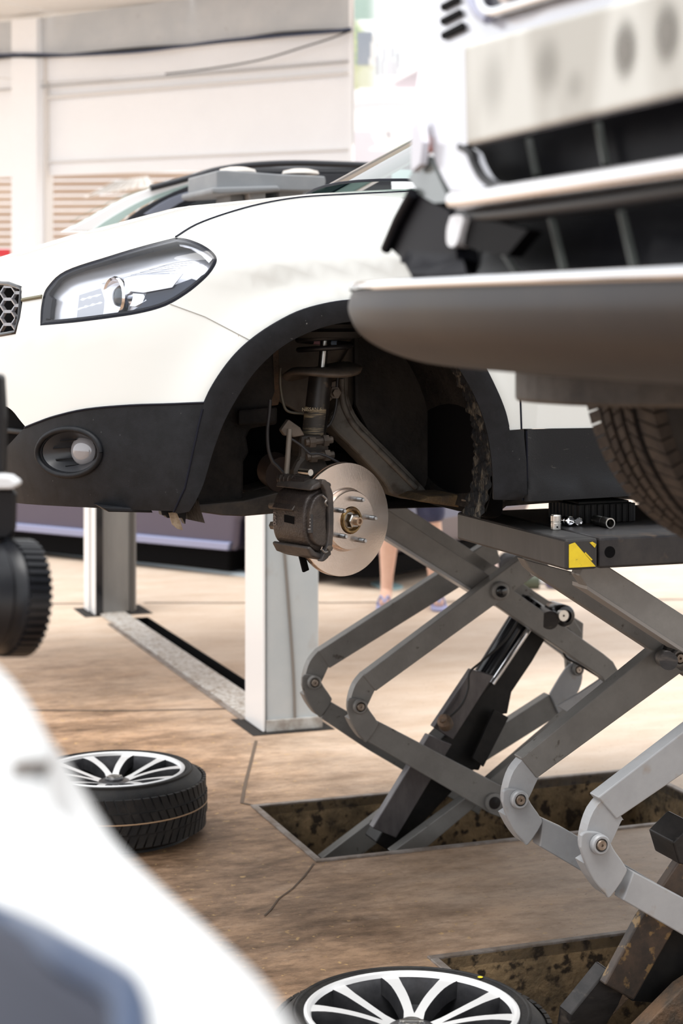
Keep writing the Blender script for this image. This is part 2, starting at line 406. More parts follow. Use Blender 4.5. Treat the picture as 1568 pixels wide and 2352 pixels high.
for q in ((SLOT[2]-.004, SLOT[2]), (SLOT[3], SLOT[3]+.004)): boxab('slot_wall', SLOT[0], SLOT[1], q[0], q[1], -.12, .001, dark, floor)
chm = mat('channel_cover', (.60, .58, .55), .5, .2, c2=(.45, .40, .35), scale=30, extra=(60, .55, .62, (.25, .19, .14)), bump=.6, bscale=160)
boxab('channel_cover', 2.19, 2.335, 7.15, 9.95, 0, .012, chm, floor, .003)
boxab('channel_edge', 2.165, 2.19, 7.15, 9.6, 0, .005, framem, floor)
jm = mat('floor_joint', (.12, .085, .06), .9)
def joint(pts, w=.006):
    p = [on_z(x, y, .0) for x, y in pts]; v = []; f = []
    for i, q in enumerate(p):
        d = (p[min(i+1, len(p)-1)]-p[max(i-1, 0)]).normalized(); s = Vector((-d.y, d.x, 0))*w
        v += [q-s+ZV*.0022, q+s+ZV*.0022]
    for i in range(len(p)-1): f.append([2*i, 2*i+1, 2*i+3, 2*i+2])
    raw('floor_joint', v, f, jm, floor)
joint([(-300, 1386), (110, 1387), (230, 1387)], .012); joint([(330, 1385), (760, 1385), (1700, 1376)], .012); joint([(60, 1632), (300, 1633), (560, 1628)], .008)
joint([(588, 1702), (575, 1755), (562, 1805), (555, 1845), (590, 1852)], .006)
joint([(720, 1985), (700, 2012), (672, 2042), (640, 2065), (622, 2090), (607, 2105)], .0025)
dirtm = mat('black_hole', (.015, .012, .010), .95)
for a, b, sa, sb in ((2.29, 10.02, .19, .16), (2.30, 7.02, .17, .155)):
    boxab('post_socket', a-sa, a+sa, b-sb, b+sb, 0, .0025, dirtm, floor)
# ------------------------------------------------------------------ background wall with beam, columns, pipe and cables
WD = Vector((.876, -.482, 0))                                    # along the wall, rightwards and nearer
W0 = P(450, 720, 15.5); WN = Vector((-.482, -.876, 0))           # normal towards the camera
def on_w(px, py, off=0.0):
    o = Vector((0, 0, H)); d = P(px, py, 1.0)-o; c = W0+WN*off
    return o+d*((c-o).dot(WN)/d.dot(WN))
def wpoly(name, pts, m, parent, depth=.2, off=0.0, bevel=0): return prism(name, [on_w(x, y, off) for x, y in pts], -WN*depth, m, parent, bevel)
wallw = mat('wall_white', (.93, .95, .98), .7, c2=(.91, .93, .96), scale=2)
wallg = mat('beam_grey', (.52, .55, .58), .7, c2=(.60, .62, .64), scale=1.5, extra=(9, .66, .75, (.45, .46, .48)))
wall = empty('wall_back', on_w(450, 1250), 'white upper wall with grey beam and cables over open bays', None, None, 'structure')
wpoly('beam', [(-500, 172), (84, 130), (806, 68), (806, -40), (480, -10), (84, 42), (-500, 100)], wallg, wall, .05, .05)
wpoly('upper_panel', [(-500, 240), (0, 196), (806, 136), (806, 60), (84, 122), (-500, 170)], wallw, wall, .03)
wpoly('lower_panel', [(-500, 425), (0, 407), (806, 379), (806, 134), (0, 194), (-500, 236)], wallw, wall, .03, -.03)
wpoly('moulding', [(80, 222), (800, 164), (800, 172), (80, 231)], mat('moulding_shade', (.74, .73, .72), .7), wall, .03, .012)
wpoly('moulding', [(80, 372), (800, 341), (800, 345), (80, 376)], mat('moulding_shade', (.74, .73, .72), .7), wall, .03, .006)
wpoly('column', [(25, 1240), (25, 45), (84, 40), (84, 1240)], wallw, wall, .12, .12, .01)
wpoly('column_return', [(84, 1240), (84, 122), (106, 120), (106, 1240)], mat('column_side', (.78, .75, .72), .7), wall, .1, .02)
wpoly('edge_trim', [(801, -40), (808, -40), (808, 382), (801, 382)], wallw, wall, .04, .06)
tube('pipe', [on_w(-300, 233, .05), on_w(0, 206, .05), on_w(400, 175, .05), on_w(806, 141, .05)], .010, mat('pipe_grey', (.45, .46, .47), .4, .3), wall, 8, 2)
cabm = mat('cable_black', (.012, .013, .016), .5)
tube('cable', [on_w(x, y, .12) for x, y in ((-200, 160), (0, 131), (40, 127), (90, 130), (200, 124), (330, 113), (450, 103), (560, 90), (660, 78), (806, 69))], lambda t: .012+.012*math.sin(t*9)**2, cabm, wall, 8, 5)
tube('cable', [on_w(x, y, .15) for x, y in ((-100, 130), (60, 124), (170, 126), (330, 118), (520, 92), (700, 78), (806, 66))], .011, mat('cable_blue', (.03, .05, .11), .4), wall, 8, 5)
tube('cable', [on_w(x, y, .14) for x, y in ((806, 70), (760, 88), (700, 107), (600, 137), (480, 158), (380, 170))], .007, cabm, wall, 8, 6)
tube('cable', [on_w(x, y, .06) for x, y in ((-50, 174), (60, 184), (130, 188), (260, 182))], .004, mat('cable_white', (.7, .7, .7), .5), wall, 6, 5)
tube('conduit', [on_w(x, y, .05) for x, y in ((808, -60), (812, 100), (811, 260), (812, 330))], .007, mat('cable_white', (.7, .7, .7), .5), wall, 6, 3)
# ceiling in front of the wall, in boards
ceil = empty('ceiling', on_w(0, 60), 'white boarded ceiling above the back wall', None, None, 'structure')
cm = mat('ceiling_white', (.80, .80, .79), .8)
ct = on_w(84, 40).z+.02
for i in range(8):
    for j in range(3):
        o = on_w(450, 200)+WD*(-9.0+i*1.5)+WN*(-.4+j*.95)
        p = [Vector((q.x, q.y, ct)) for q in (o, o+WD*1.485, o+WD*1.485+WN*.94, o+WN*.94)]
        prism('ceiling_board', p, (0, 0, .02), cm, ceil, .003)
# open bay behind the wall: slatted timber screen, pale corrugated sheet, rear wall
rear = empty('wall_rear', P(250, 1100, 21), 'brown slatted screen seen through the open bay', None, None, 'structure')
slm = mat('slat_brown', (.50, .40, .33), .7, c2=(.60, .50, .42), scale=4, stretch=(.2, .2, 1))
for i in range(24):
    z = 1.9+i*.085
    y = 21.0
    prism('slat', [Vector((-6.2, y+.02, z)), Vector((.2, y-.6, z)), Vector((.2, y-.63, z+.07)), Vector((-6.2, y-.01, z+.07))], (0, .03, .004), slm, rear, 0)
prism('lower_wall', [Vector((-7, 21.1, 0)), Vector((1.5, 20.3, 0)), Vector((1.5, 20.3, 1.9)), Vector((-7, 21.1, 1.9))], (0, .1, 0), mat('rear_wall_pale', (.78, .74, .70), .8), rear)
rs = lambda px, py: P(px, py, 20.2)
def corr(name, pts, m, parent, nrib=9):
    A, B, C, D = [Vector(p) for p in pts]; nn = (B-A).cross(D-A).normalized(); N = nrib*6
    return grid(name, lambda u, v: (A.lerp(B, u)).lerp(D.lerp(C, u), v)+nn*.03*math.sin(u*nrib*2*math.pi), N+1, 3, m, parent)
cs = corr('corrugated_sheet', [rs(190, 455), rs(355, 425), rs(340, 405), rs(265, 415)], mat('sheet_white', (.88, .88, .87), .5), rear)
red = prism('rear_banner', [P(-60, 572, 20.2), P(22, 572, 20.2), P(22, 590, 20.2), P(-60, 590, 20.2)], (0, .05, 0), mat('banner_red', (.55, .03, .04), .6), rear)
# ------------------------------------------------------------------ printed banner of a car and a city, right of the wall
def poster_material():
    m = bpy.data.materials.new('poster_print'); m.use_nodes = True; n = m.node_tree.nodes; l = m.node_tree.links
    p = n['Principled BSDF']; p.inputs['Roughness'].default_value = .4
    vc = n.new('ShaderNodeVertexColor'); vc.layer_name = 'print'; l.new(vc.outputs[0], p.inputs['Base Color']); return m
ptd = 16.5
pst = empty('advert_banner', P(890, 420, ptd), 'printed banner with pale car, city towers and green leaves beside wall', 'banner')
def pp(name, pts, c, z, smooth=0):
    return prism(name, [P(x, y, ptd-z) for x, y in pts], (0, .01, 0), mat('print_%s_%d' % (name, int(c[0]*999)), c, .45), pst)
# the print itself: a fine colour field on one sheet (sky, foliage, towers, car bonnet)
def pcol(x, y):
    r = random.random()*.03
    def s(e0, e1, v): t = min(1, max(0, (v-e0)/(e1-e0))); return t*t*(3-2*t)
    sky = np.array([.72, .80, .82])+.12*math.sin((x*.6+y*.9)/38.)*np.array([1, .7, .6])
    c = sky+np.array([.1, .07, .06])*s(60, 160, y)
    leaf = np.array([.22, .34, .05])+.16*np.array([1, 1, .1])*(math.sin(x*.31+y*.13)*math.sin(y*.21-x*.1))
    fl = (1-s(822, 850, x+18*math.sin(y/23.)))*(1-s(190, 230, y)); c = c*(1-fl)+leaf*fl
    if y < 45: t = (1-s(840, 880, x)); c = c*(1-t)+np.array([.12, .27, .20])*t
    if 818+(75-min(y, 75))*0 < x < 856-(y-72)*.12 and 72 < y < 155: c = np.array([.03, .07, .13])+.05*s(72, 150, y)
    if 856-(y-72)*.12 <= x < 868-(y-72)*.1 and 82 < y < 160: c = np.array([.62, .62, .60])
    for tx, ty, tw, tc in ((866, 98, 6, .34), (878, 110, 8, .45), (900, 108, 5, .42), (890, 135, 14, .55), (912, 120, 6, .35), (925, 118, 10, .66), (943, 126, 9, .55), (905, 140, 10, .5)):
        if tx < x+(y-100)*.05 < tx+tw and ty < y < 172: c = np.array([tc, tc+.02, tc+.08])
    if 150 < y < 205 and x < 868: t = .7*(1-s(840, 872, x)); c = c*(1-t)+np.array([.42, .43, .16])*t
    ws = 200-(x-860)*.52
    if y > ws and x > 858: c = np.array([.90, .90, .92])
    if y > ws+14 and y > 160 and x > 872+0.0*(y): c = np.array([.30, .24, .28])+.25*s(160, 210, y)*np.array([1, .9, 1])
    hoodtop = 205-6*math.sin((x-810)/160*3.14)
    if y > hoodtop:
        v = (y-hoodtop)/95.; c = np.array([.90, .90, .92])-.30*math.exp(-((v-.42)/.13)**2)*np.array([1, 1, .92])
    edge = 296-.055*(x-835)+6*math.cos((x-835)/30.)
    if y > edge: c = np.array([.62, .60, .68])
    if y > edge and x > 850+.4*(y-edge) and y < 332: c = np.array([.80, .84, .90])
    if (x-893)**2/14**2+(y-310)**2/16**2 < 1: c = np.array([.92, .92, .94])
    if (x-892)**2/7**2+(y-309)**2/8**2 < 1: c = np.array([.40, .38, .42])
    if 332 < y < 346 and x > 845+(346-y)*1.2: c = np.array([.90, .90, .92])
    return np.clip((c+r)*.75+.25*np.array([.93, .94, .95]), 0, 1)
NX, NY = 78, 158; x0, x1, y0, y1 = 806, 1110, -250, 384
pv = []; pf = []; pc = []
for j in range(NY+1):
    for i in range(NX+1):
        x = x0+(x1-x0)*i/NX; y = y0+(y1-y0)*j/NY; pv.append(P(x, y, ptd)); pc.append(pcol(x, y))
for j in range(NY):
    for i in range(NX): pf.append([j*(NX+1)+i, j*(NX+1)+i+1, (j+1)*(NX+1)+i+1, (j+1)*(NX+1)+i])
me = bpy.data.meshes.new('printed_sheet'); me.from_pydata([tuple(v) for v in pv], [], pf)
ca = me.color_attributes.new('print', 'FLOAT_COLOR', 'POINT'); ca.data.foreach_set('color', np.hstack([np.array(pc), np.ones((len(pc), 1))]).astype(np.float32).ravel())
link('printed_sheet', me, poster_material(), pst)
prism('backing_board', [P(x, y, ptd+.02) for x, y in ((806, -250), (1110, -250), (1110, 384), (806, 384))], (0, .03, 0), wallw, pst)
prism('support_leg', [P(830, 384, ptd+.02), P(845, 384, ptd+.02), P(845, 384, ptd+.02)+Vector((0, 0, -P(840, 384, ptd).z)), P(830, 384, ptd+.02)+Vector((0, 0, -P(840, 384, ptd).z))], (0, .05, 0), wallw, pst)
prism('support_leg', [P(1060, 384, ptd+.02), P(1075, 384, ptd+.02), P(1075, 384, ptd+.02)+Vector((0, 0, -P(840, 384, ptd).z)), P(1060, 384, ptd+.02)+Vector((0, 0, -P(840, 384, ptd).z))], (0, .05, 0), wallw, pst)
# ------------------------------------------------------------------ scissor lifts
def bpoly(name, pts, b, t, m, parent, bevel=.003):
    """outline in pixels on the plane b, thickness t towards the far side"""
    return prism(name, [on_b(x, y, b) for x, y in pts], WV*t, m, parent, bevel)
pinm = mat('pin_steel', (.42, .36, .31), .4, .8, c2=(.2, .15, .11), scale=40)
def pin(px, py, b, r, parent, t=.05, host=None):
    p = on_b(px, py, b)
    c = revolve('pivot_collar', [(r*1.75, 0), (r*1.75, .010), (r*1.5, .014), (r*1.15, .014), (r*1.15, .002)], p, -WV, host or grey, parent, 28)
    revolve('pin', [(r, -t), (r, .012), (r*.8, .017), (r*.25, .017), (r*.2, .012), (0, .012)], p, -WV, pinm, c, 20)
def bent(pts, n=4): return catmull(pts, n)
def flange(p0, p1, b, t, parent, m):
    pass
def knee_left(jx, jy, k, b, parent, m, up, lo, label=None):
    """elbow of a scissor stage: upper forked plate and lower plate that wraps the pin; k scales from the far inner arm"""
    def S(pts): return [(jx+x*k, jy+y*k) for x, y in pts]
    th = .045
    o = bpoly('knee_plate', S(bent([(12, -75), (-8, -50), (-19, -18), (-21, 8), (-12, 20), (8, 14), (20, -4), (34, -34), (38, -36)], 3)), b+.004, th-.008, m, parent)
    o2 = bpoly('knee_plate', S(bent([(-27, -12), (-20, -18), (0, -17), (14, -8), (24, 10), (40, 33), (42, 46), (18, 82), (10, 77), (-8, 56), (-22, 26), (-28, 6)], 3)), b-.008, .012, m, parent)
    bpoly('knee_plate', S(bent([(-27, -12), (-20, -18), (0, -17), (14, -8), (24, 10), (40, 33), (42, 46), (18, 82), (10, 77), (-8, 56), (-22, 26), (-28, 6)], 3)), b+th, .012, m, parent)
    bpoly('knee_web', S(bent([(-23, 30), (-12, 52), (4, 74), (10, 77), (18, 70), (0, 48), (-14, 24)], 2)), b, th, m, parent, 0)
    pin(jx, jy, b-.010, .0135, parent, .07, m)
# --- far lift (pit A) --------------------------------------------------------
def new_lift(name, loc, label): return empty(name, loc, label, 'car lift', 'scissor lifts')
LA = new_lift('scissor_lift', W3(2.5, 5.55, -.5), 'far grey scissor lift standing in the pit behind, its left elbows below the brake disc')
A1, A2, B1, B2 = 5.35, 5.75, 3.80, 4.20
T = .045
# far arm pair (A2)
bpoly('arm', [(731, 1496), (1113, 1250), (1142, 1262), (1150, 1290), (757, 1535)], A2, T, grey, LA)
bpoly('arm', [(760, 1612), (870, 1676), (1120, 1822), (1100, 1872), (845, 1722), (738, 1650)], A2, T, grey, LA)
bpoly('arm', [(835, 1130), (860, 1118), (1340, 1432), (1338, 1475), (1320, 1500)], A2, T, grey, LA)
bpoly('arm', [(1262, 1595), (1288, 1640), (1110, 1752), (770, 2010), (738, 1972), (1080, 1712)], A2, T, grey, LA)
bpoly('knee_plate', bent([(1263, 1594), (1300, 1535), (1325, 1522), (1338, 1545), (1330, 1585), (1300, 1625), (1282, 1640)], 3), A2-.01, .012, lgrey, LA)
bpoly('knee_plate', [(1302, 1540), (1318, 1512), (1292, 1490), (1282, 1470), (1270, 1478), (1300, 1515)], A2+.03, .02, grey, LA)
pin(1325, 1537, A2-.012, .0125, LA)
knee_left(720, 1567, .97, A2, LA, grey, 0, 0)
# near arm pair (A1)
bpoly('arm', [(834, 1552), (1192, 1284), (1225, 1262), (1262, 1300), (1229, 1322), (863, 1588)], A1, T, grey, LA)
bpoly('arm', [(850, 1170), (893, 1172), (1180, 1357), (1386, 1502), (1408, 1520), (1422, 1545), (1424, 1562), (1396, 1578), (1383, 1556), (1138, 1390), (884, 1232)], A1+.055, T, grey, LA)
bpoly('arm_flange', [(884, 1229), (1138, 1387), (1136, 1393), (884, 1236)], A1+.05, T+.04, lgrey, LA, 0)
bpoly('arm', [(864, 1655), (905, 1676), (1165, 1812), (1172, 1845), (1150, 1878), (1128, 1870), (838, 1700)], A1+.002, T, grey, LA)
bpoly('arm', [(1390, 1572), (1412, 1605), (1345, 1640), (1190, 1770), (935, 1985), (900, 1958), (1120, 1795), (1300, 1640)], A1+.06, T, grey, LA)
bpoly('knee_plate', [(1277, 1622), (1330, 1592), (1378, 1560), (1396, 1575), (1352, 1612), (1310, 1640)], A1+.05, .012, lgrey, LA)
knee_left(825, 1622, 1.0, A1, LA, grey, 0, 0)
pin(1152, 1357, A1-.004, .0095, LA, .12)
revolve('pivot_boss', [(.030, 0), (.030, .012), (.024, .016), (.019, .016), (.019, .004)], on_b(1146, 1357, A1), -WV, grey, LA, 28)
revolve('pivot_cap', [(.019, 0), (.019, .022), (.010, .026), (0, .026)], on_b(1146, 1357, A1), -WV, blackm, LA, 20)
revolve('pivot_boss', [(.030, 0), (.030, .010), (.020, .012), (.02, .002)], on_b(1132, 1842, A1), -WV, grey, LA, 24)
revolve('pivot_cap', [(.020, 0), (.020, .014), (0, .016)], on_b(1132, 1842, A1), -WV, blackm, LA, 20)
for x, y in ((730, 1565), (828, 1622)): pass
rod('cross_tube', on_b(825, 1622, A1+.05), on_b(720, 1567, A2-.01), .016, grey, LA) if False else None
rod('cross_tube', on_b(1210, 1388, A2), on_b(1262, 1425, A1+.05), .030, darksteel, LA, 20)
# hydraulic ram between the arm pairs
RB = 5.55
ram = [on_b(1236, 1420, RB), on_b(900, 1935, RB)]
ax = (ram[1]-ram[0]).normalized(); sd_ = WV.cross(ax).normalized()          # sd_ lies in the arm plane
def ram_box(name, x0, y0, x1, y1, w, off, b0, t, m, bev=.004):
    p0, p1 = on_b(x0, y0, b0), on_b(x1, y1, b0); d = (p1-p0).normalized(); s = WV.cross(d).normalized()
    return prism(name, [p0+s*(off-w), p0+s*(off+w), p1+s*(off+w), p1+s*(off-w)], WV*t, m, LA, bev)
revolve('ram_eye', [(.033, -.05), (.036, -.045), (.036, .045), (.033, .05), (.021, .052), (.021, .044)], on_b(1283, 1410, RB-.1), -WV, blackm, LA, 24)
revolve('pin', [(.018, 0), (.018, .02), (.004, .02), (.003, .012), (0, .012)], on_b(1288, 1412, RB-.15), -WV, steel, LA, 18)
rod('ram_barrel', on_b(1222, 1380, RB), on_b(1060, 1640, RB), .040, blackm, LA, 28)
rod('ram_rod', on_b(1240, 1405, RB-.05), on_b(1130, 1570, RB-.05), .011, chrome, LA, 16)
bpoly('ram_side_cover', [(1212, 1440), (1256, 1462), (1222, 1520), (1175, 1590), (1165, 1640), (1155, 1640), (1100, 1770), (1085, 1768), (905, 1962), (862, 1935), (1010, 1700), (1135, 1562)], RB-.04, .10, mat('ram_black', (.007, .0065, .007), .5, c2=(.014, .013, .012), scale=20, spec=.3), LA, .004)
cov = bpoly('ram_cover', [(1083, 1538), (1134, 1552), (1040, 1700), (995, 1670)], RB-.075, .03, cyl, LA, .003)
bpoly('ram_cover', [(985, 1688), (1038, 1710), (910, 1925), (855, 1902)], RB-.08, .035, cyl, LA, .003)
bpoly('ram_clip', [(1135, 1630), (1168, 1648), (1110, 1762), (1085, 1742)], RB-.085, .012, mat('ram_black', (.022, .02, .021)), LA, .002)
revolve('ram_fitting', [(.018, -.02), (.024, -.014), (.024, .014), (.014, .02), (.014, .03), (0, .03)], on_b(1022, 1660, RB-.1), Vector((-.3, -.6, .6)), rusty, LA, 16)
hose = mat('hose_black', (.015, .014, .014), .5)
tube('hose', [on_b(x, y, RB-.1) for x, y in ((1195, 1415), (1160, 1470), (1105, 1520), (1078, 1545), (1075, 1580), (1062, 1615), (1040, 1640), (1020, 1655))], .004, hose, LA, 8)
tube('hose', [on_b(x, y, A1+.12) for x, y in ((1292, 1490), (1300, 1510), (1330, 1527), (1360, 1545), (1384, 1560))], .004, hose, LA, 8)
bpoly('arm_bracket', [(1290, 1410), (1305, 1400), (1338, 1455), (1330, 1470), (1300, 1440)], RB+.02, .02, grey, LA, .003)
bpoly('arm_bracket', [(1245, 1470), (1260, 1462), (1340, 1515), (1338, 1530), (1300, 1510)], RB+.06, .03, lgrey, LA, .003)
# base frame of the far lift, down in the pit
boxab('base_frame', 1.95, 3.2, A1-.03, A1+.05, -.55, -.47, darksteel, LA, .004); boxab('base_frame', 1.95, 3.2, A2-.03, A2+.05, -.55, -.47, darksteel, LA, .004)
boxab('base_frame', 1.95, 2.05, A1+.05, A2-.03, -.55, -.47, darksteel, LA, .004)
rod('base_bolt', W3(1.98, 5.34, -.549), W3(1.98, 5.34, -.05), .012, darksteel, LA, 10)
rod('base_bolt_nut', W3(1.98, 5.34, -.12), W3(1.98, 5.34, -.09), .022, rusty, LA, 6)
boxab('platform', 2.02, 3.7, 5.30, 5.92, 1.05, 1.12, platm, LA, .006)
for i in range(5): prism('hazard_stripe', [W3(3.0+i*.13, 5.299, 1.055), W3(3.05+i*.13, 5.299, 1.055), W3(3.08+i*.13, 5.299, 1.085), W3(3.03+i*.13, 5.299, 1.085)], -WV*.003, yellow if i % 2 else whitepaint2, LA)
# --- near lift (pit B) -------------------------------------------------------
LB = new_lift('scissor_lift', W3(2.5, 4.0, -.5), 'near grey scissor lift with dark platform, yellow hazard mark and rubber block on top')
bpoly('arm', [(1196, 1742), (1490, 1502), (1890, 1176), (1930, 1212), (1565, 1545), (1233, 1788)], B2, T, grey, LB)
bpoly('arm', [(1246, 1880), (1300, 1905), (1345, 1932), (1560, 2060), (2200, 2470), (2185, 2530), (1330, 1998), (1240, 1945)], B2+.002, T, lgrey, LB)
knee_left(1190, 1835, 1.28, B2, LB, lgrey, 0, 0)
bpoly('arm', [(1373, 1832), (1568, 1682), (2105, 1275), (2150, 1340), (1568, 1778), (1416, 1882)], B1, T, lgrey, LB)
bpoly('arm', [(1455, 2002), (1568, 2062), (2200, 2412), (2180, 2500), (1568, 2148), (1430, 2068)], B1+.002, T, lgrey, LB)
knee_left(1375, 1938, 1.5, B1, LB, lgrey, 0, 0)
bpoly('arm', [(1203, 1284), (1330, 1318), (1340, 1337), (1600, 1500), (1935, 1722), (1910, 1780), (1560, 1542), (1500, 1496), (1232, 1320), (1215, 1305)], B2, T, grey, LB)
bpoly('arm', [(1340, 1296), (1395, 1300), (1568, 1412), (2185, 1830), (2150, 1895), (1568, 1492), (1348, 1348), (1330, 1322)], B1, T, grey, LB)
bpoly('arm_flange', [(1348, 1345), (1568, 1489), (1568, 1498), (1348, 1354)], B1-.002, T+.03, mat('grey_flange_edge', (.24, .23, .22), .5), LB, 0)  # slightly paler grey strip along the arm's lower edge
bpoly('arm_gusset', [(1330, 1305), (1385, 1305), (1352, 1350), (1343, 1340)], B1+.06, .02, lgrey, LB, .002)
bpoly('arm_gusset', [(1205, 1285), (1250, 1300), (1228, 1325), (1215, 1305)], B2+.06, .02, lgrey, LB, .002)
rod('cross_tube', on_b(1520, 1510, B2+.04), on_b(1535, 1518, B1), .022, darksteel, LB, 16)
bpoly('stop_block', [(1535, 1480), (1548, 1476), (1538, 1505), (1527, 1503)], B2-.02, .03, darksteel, LB, .002)
# ram of the near lift
RB2 = 4.0
ruC = mat('worn_ram_steel', (.05, .042, .038), .42, .4, c2=(.10, .072, .055), scale=16, extra=(34, .57, .64, (.26, .17, .08)))
bpoly('ram_cover', [(1568, 1965), (1600, 1930), (1655, 1950), (1455, 2298), (1388, 2262), (1470, 2110)], RB2-.09, .03, ruC, LB, .004)
bpoly('ram_side_cover', [(1640, 1960), (1750, 1990), (1560, 2310), (1450, 2300)], RB2-.06, .11, mat('ram_black', (.022, .02, .021)), LB, .004)
bpoly('ram_bracket', [(1545, 1935), (1590, 1890), (1630, 1910), (1600, 1990), (1560, 1985)], RB2-.1, .12, darksteel, LB, .004)
bpoly('ram_foot', [(1310, 2330), (1395, 2225), (1440, 2262), (1420, 2310), (1365, 2400), (1300, 2400)], RB2-.05, .06, darksteel, LB, .004)
boxab('base_frame', 1.95, 3.2, B1-.03, B1+.05, -.55, -.40, lgrey, LB, .004); boxab('base_frame', 1.95, 3.2, B2-.03, B2+.05, -.55, -.42, lgrey, LB, .004)
bpoly('arm', [(1190, 2480), (1395, 2290), (1915, 1735), (1945, 1770), (1420, 2320), (1240, 2490)], B2+.05, .045, rusty, LB, .003)
bpoly('arm', [(1390, 2450), (1568, 2270), (1660, 2210), (2150, 1850), (2185, 1900), (1690, 2262), (1480, 2450)], B1+.05, .05, rusty, LB, .003)
pin(1925, 1752, B2-.01, .0135, LB, .12); pin(2166, 1868, B1-.01, .0135, LB, .12); pin(1555, 1510, B2-.01, .0135, LB, .1); pin(1770, 1550, B1-.01, .0135, LB, .1)
# platform: end block with hazard mark, main deck, hole
PB0, PB1, PZ0, PZ1 = 3.755, 4.375, 1.072, 1.143
endb = boxab('platform_end', 1.912, 1.994, PB0, PB1, PZ0, PZ1, mat('platform_end_steel', (.013, .0125, .0135), .5, .0, c2=(.030, .029, .029), scale=9, stretch=(1, 1, .25), extra=(14, .62, .74, (.10, .09, .082))), LB, .006)
deck = boxab('platform', 1.998, 3.75, PB0, PB1, PZ0, PZ1, platm, LB, .006)
prism('hazard_mark', [W3(1.920, PB0-.0005, PZ0+.006), W3(1.988, PB0-.0005, PZ0+.006), W3(1.935, PB0-.0005, PZ1-.008), W3(1.920, PB0-.0005, PZ1-.012)], -WV*.0015, yellow, LB)
prism('hazard_mark', [W3(1.986, PB0-.0005, PZ1-.022), W3(1.990, PB0-.0005, PZ1-.014), W3(1.980, PB0-.0005, PZ1-.008), W3(1.973, PB0-.0005, PZ1-.010)], -WV*.0015, yellow, LB)
prism('hazard_mark', [W3(1.977, PB0-.0005, PZ0+.020), W3(1.980, PB0-.0005, PZ0+.022), W3(1.962, PB0-.0005, PZ0+.040), W3(1.960, PB0-.0005, PZ0+.037)], -WV*.0015, yellow, LB)
revolve('deck_hole', [(.0135, 0), (.0135, .0012), (.0125, .0012), (0, .0008)], on_b(1400, 1268, PB0), -WV, dark, LB, 24)
# rubber block between platform and sill
PADC = W3(2.16, 4.10, PZ1); NR = 14
blk = empty('rubber_block', PADC, 'black ribbed rubber block between lift platform and car sill', 'rubber block')
def ribbed(w, dpt, h, n1, n2):
    pts = []
    def side(p0, p1, n, nrm):
        for i in range(n):
            for f_, o_ in ((0, 0), (.12, .006), (.55, .006), (.67, 0)):
                t = (i+f_)/n; pts.append((p0[0]+(p1[0]-p0[0])*t+nrm[0]*o_, p0[1]+(p1[1]-p0[1])*t+nrm[1]*o_))
    side((-w, -dpt), (w, -dpt), n1, (0, -1)); side((w, -dpt), (w, dpt), n2, (1, 0)); side((w, dpt), (-w, dpt), n1, (0, 1)); side((-w, dpt), (-w, -dpt), n2, (-1, 0))
    return [PADC+UV*x+WV*y for x, y in pts]
prism('block_body', ribbed(.078, .075, .055, 9, 8), (0, 0, .046), mat('block_rubber', (.007, .007, .008), .5, c2=(.014, .014, .014), scale=20, spec=.3), blk, .0015)
prism('block_cap', [PADC+UV*x+WV*y+ZV*.046 for x, y in ((-.07, -.066), (.07, -.066), (.07, .066), (-.07, .066))], (0, 0, .006), mat('block_rubber', (.016, .016, .018)), blk, .002)
# sockets on the deck
def socket_at(px, py, r, L, direction, m, label, band=None, lying=False):
    base = on_z(px, py, PZ1)
    d = Vector(direction).normalized()
    if lying: base = base+ZV*r
    o = empty('socket', base-(ZV*r if lying else Vector()), label, 'socket', 'sockets on the lift platform')
    nb = 6
    b = revolve('socket_body', [(r*.62, L*.35), (r*.62, 0.002), (r*.9, 0), (r, .002), (r, L*.46), (r*.94, L*.48), (r*.94, L*.50), (r, L*.52), (r, L*.55), (r*.93, L*.57), (r, L*.60), (r, L-.002), (r*.88, L), (r*.78, L-.001), (r*.74, L*.6), (0, L*.6)], base, d, m, o, 26, ang=28)
    return o
s1 = socket_at(1276, 1217, .0125, .036, (0, 0, 1), steel, 'bright steel socket standing upright on the lift platform, leftmost of the sockets')
revolve('detent_hole', [(.0022, 0), (.0022, .0006), (0, .0006)], on_z(1276, 1217, PZ1)+Vector((0.002, -.0123, .008)), (0.15, -1, 0), dark, s1, 12)
s2 = socket_at(1297, 1206, .0115, .032, (.3, -.9, 0.05), chrome, 'small chrome socket lying directly behind the upright socket', None, True)
s2b = socket_at(1305, 1193, .0100, .026, (-.5, -.8, 0.0), chrome, 'smallest chrome socket lying against the rubber block', None, True)
s3 = socket_at(1325, 1206, .0105, .024, (.05, -1, 0), chrome, 'short chrome socket lying with its open end forward, between upright and black sockets', None, True)
s4 = socket_at(1366, 1206, .0125, .075, (.36, -.93, 0), mat('black_socket', (.05, .047, .045), .3, .8), 'long dark deep socket lying on its side, rightmost of the sockets', None, True)
revolve('socket_lip', [(.0126, 0), (.0126, .0015), (.0100, .0015), (.0095, -.004), (.009, -.02)], on_z(1366, 1206, PZ1)+ZV*.0125+Vector((.36, -.93, 0)).normalized()*.0745, (.36, -.93, 0), steel, s4, 24, cap=False)
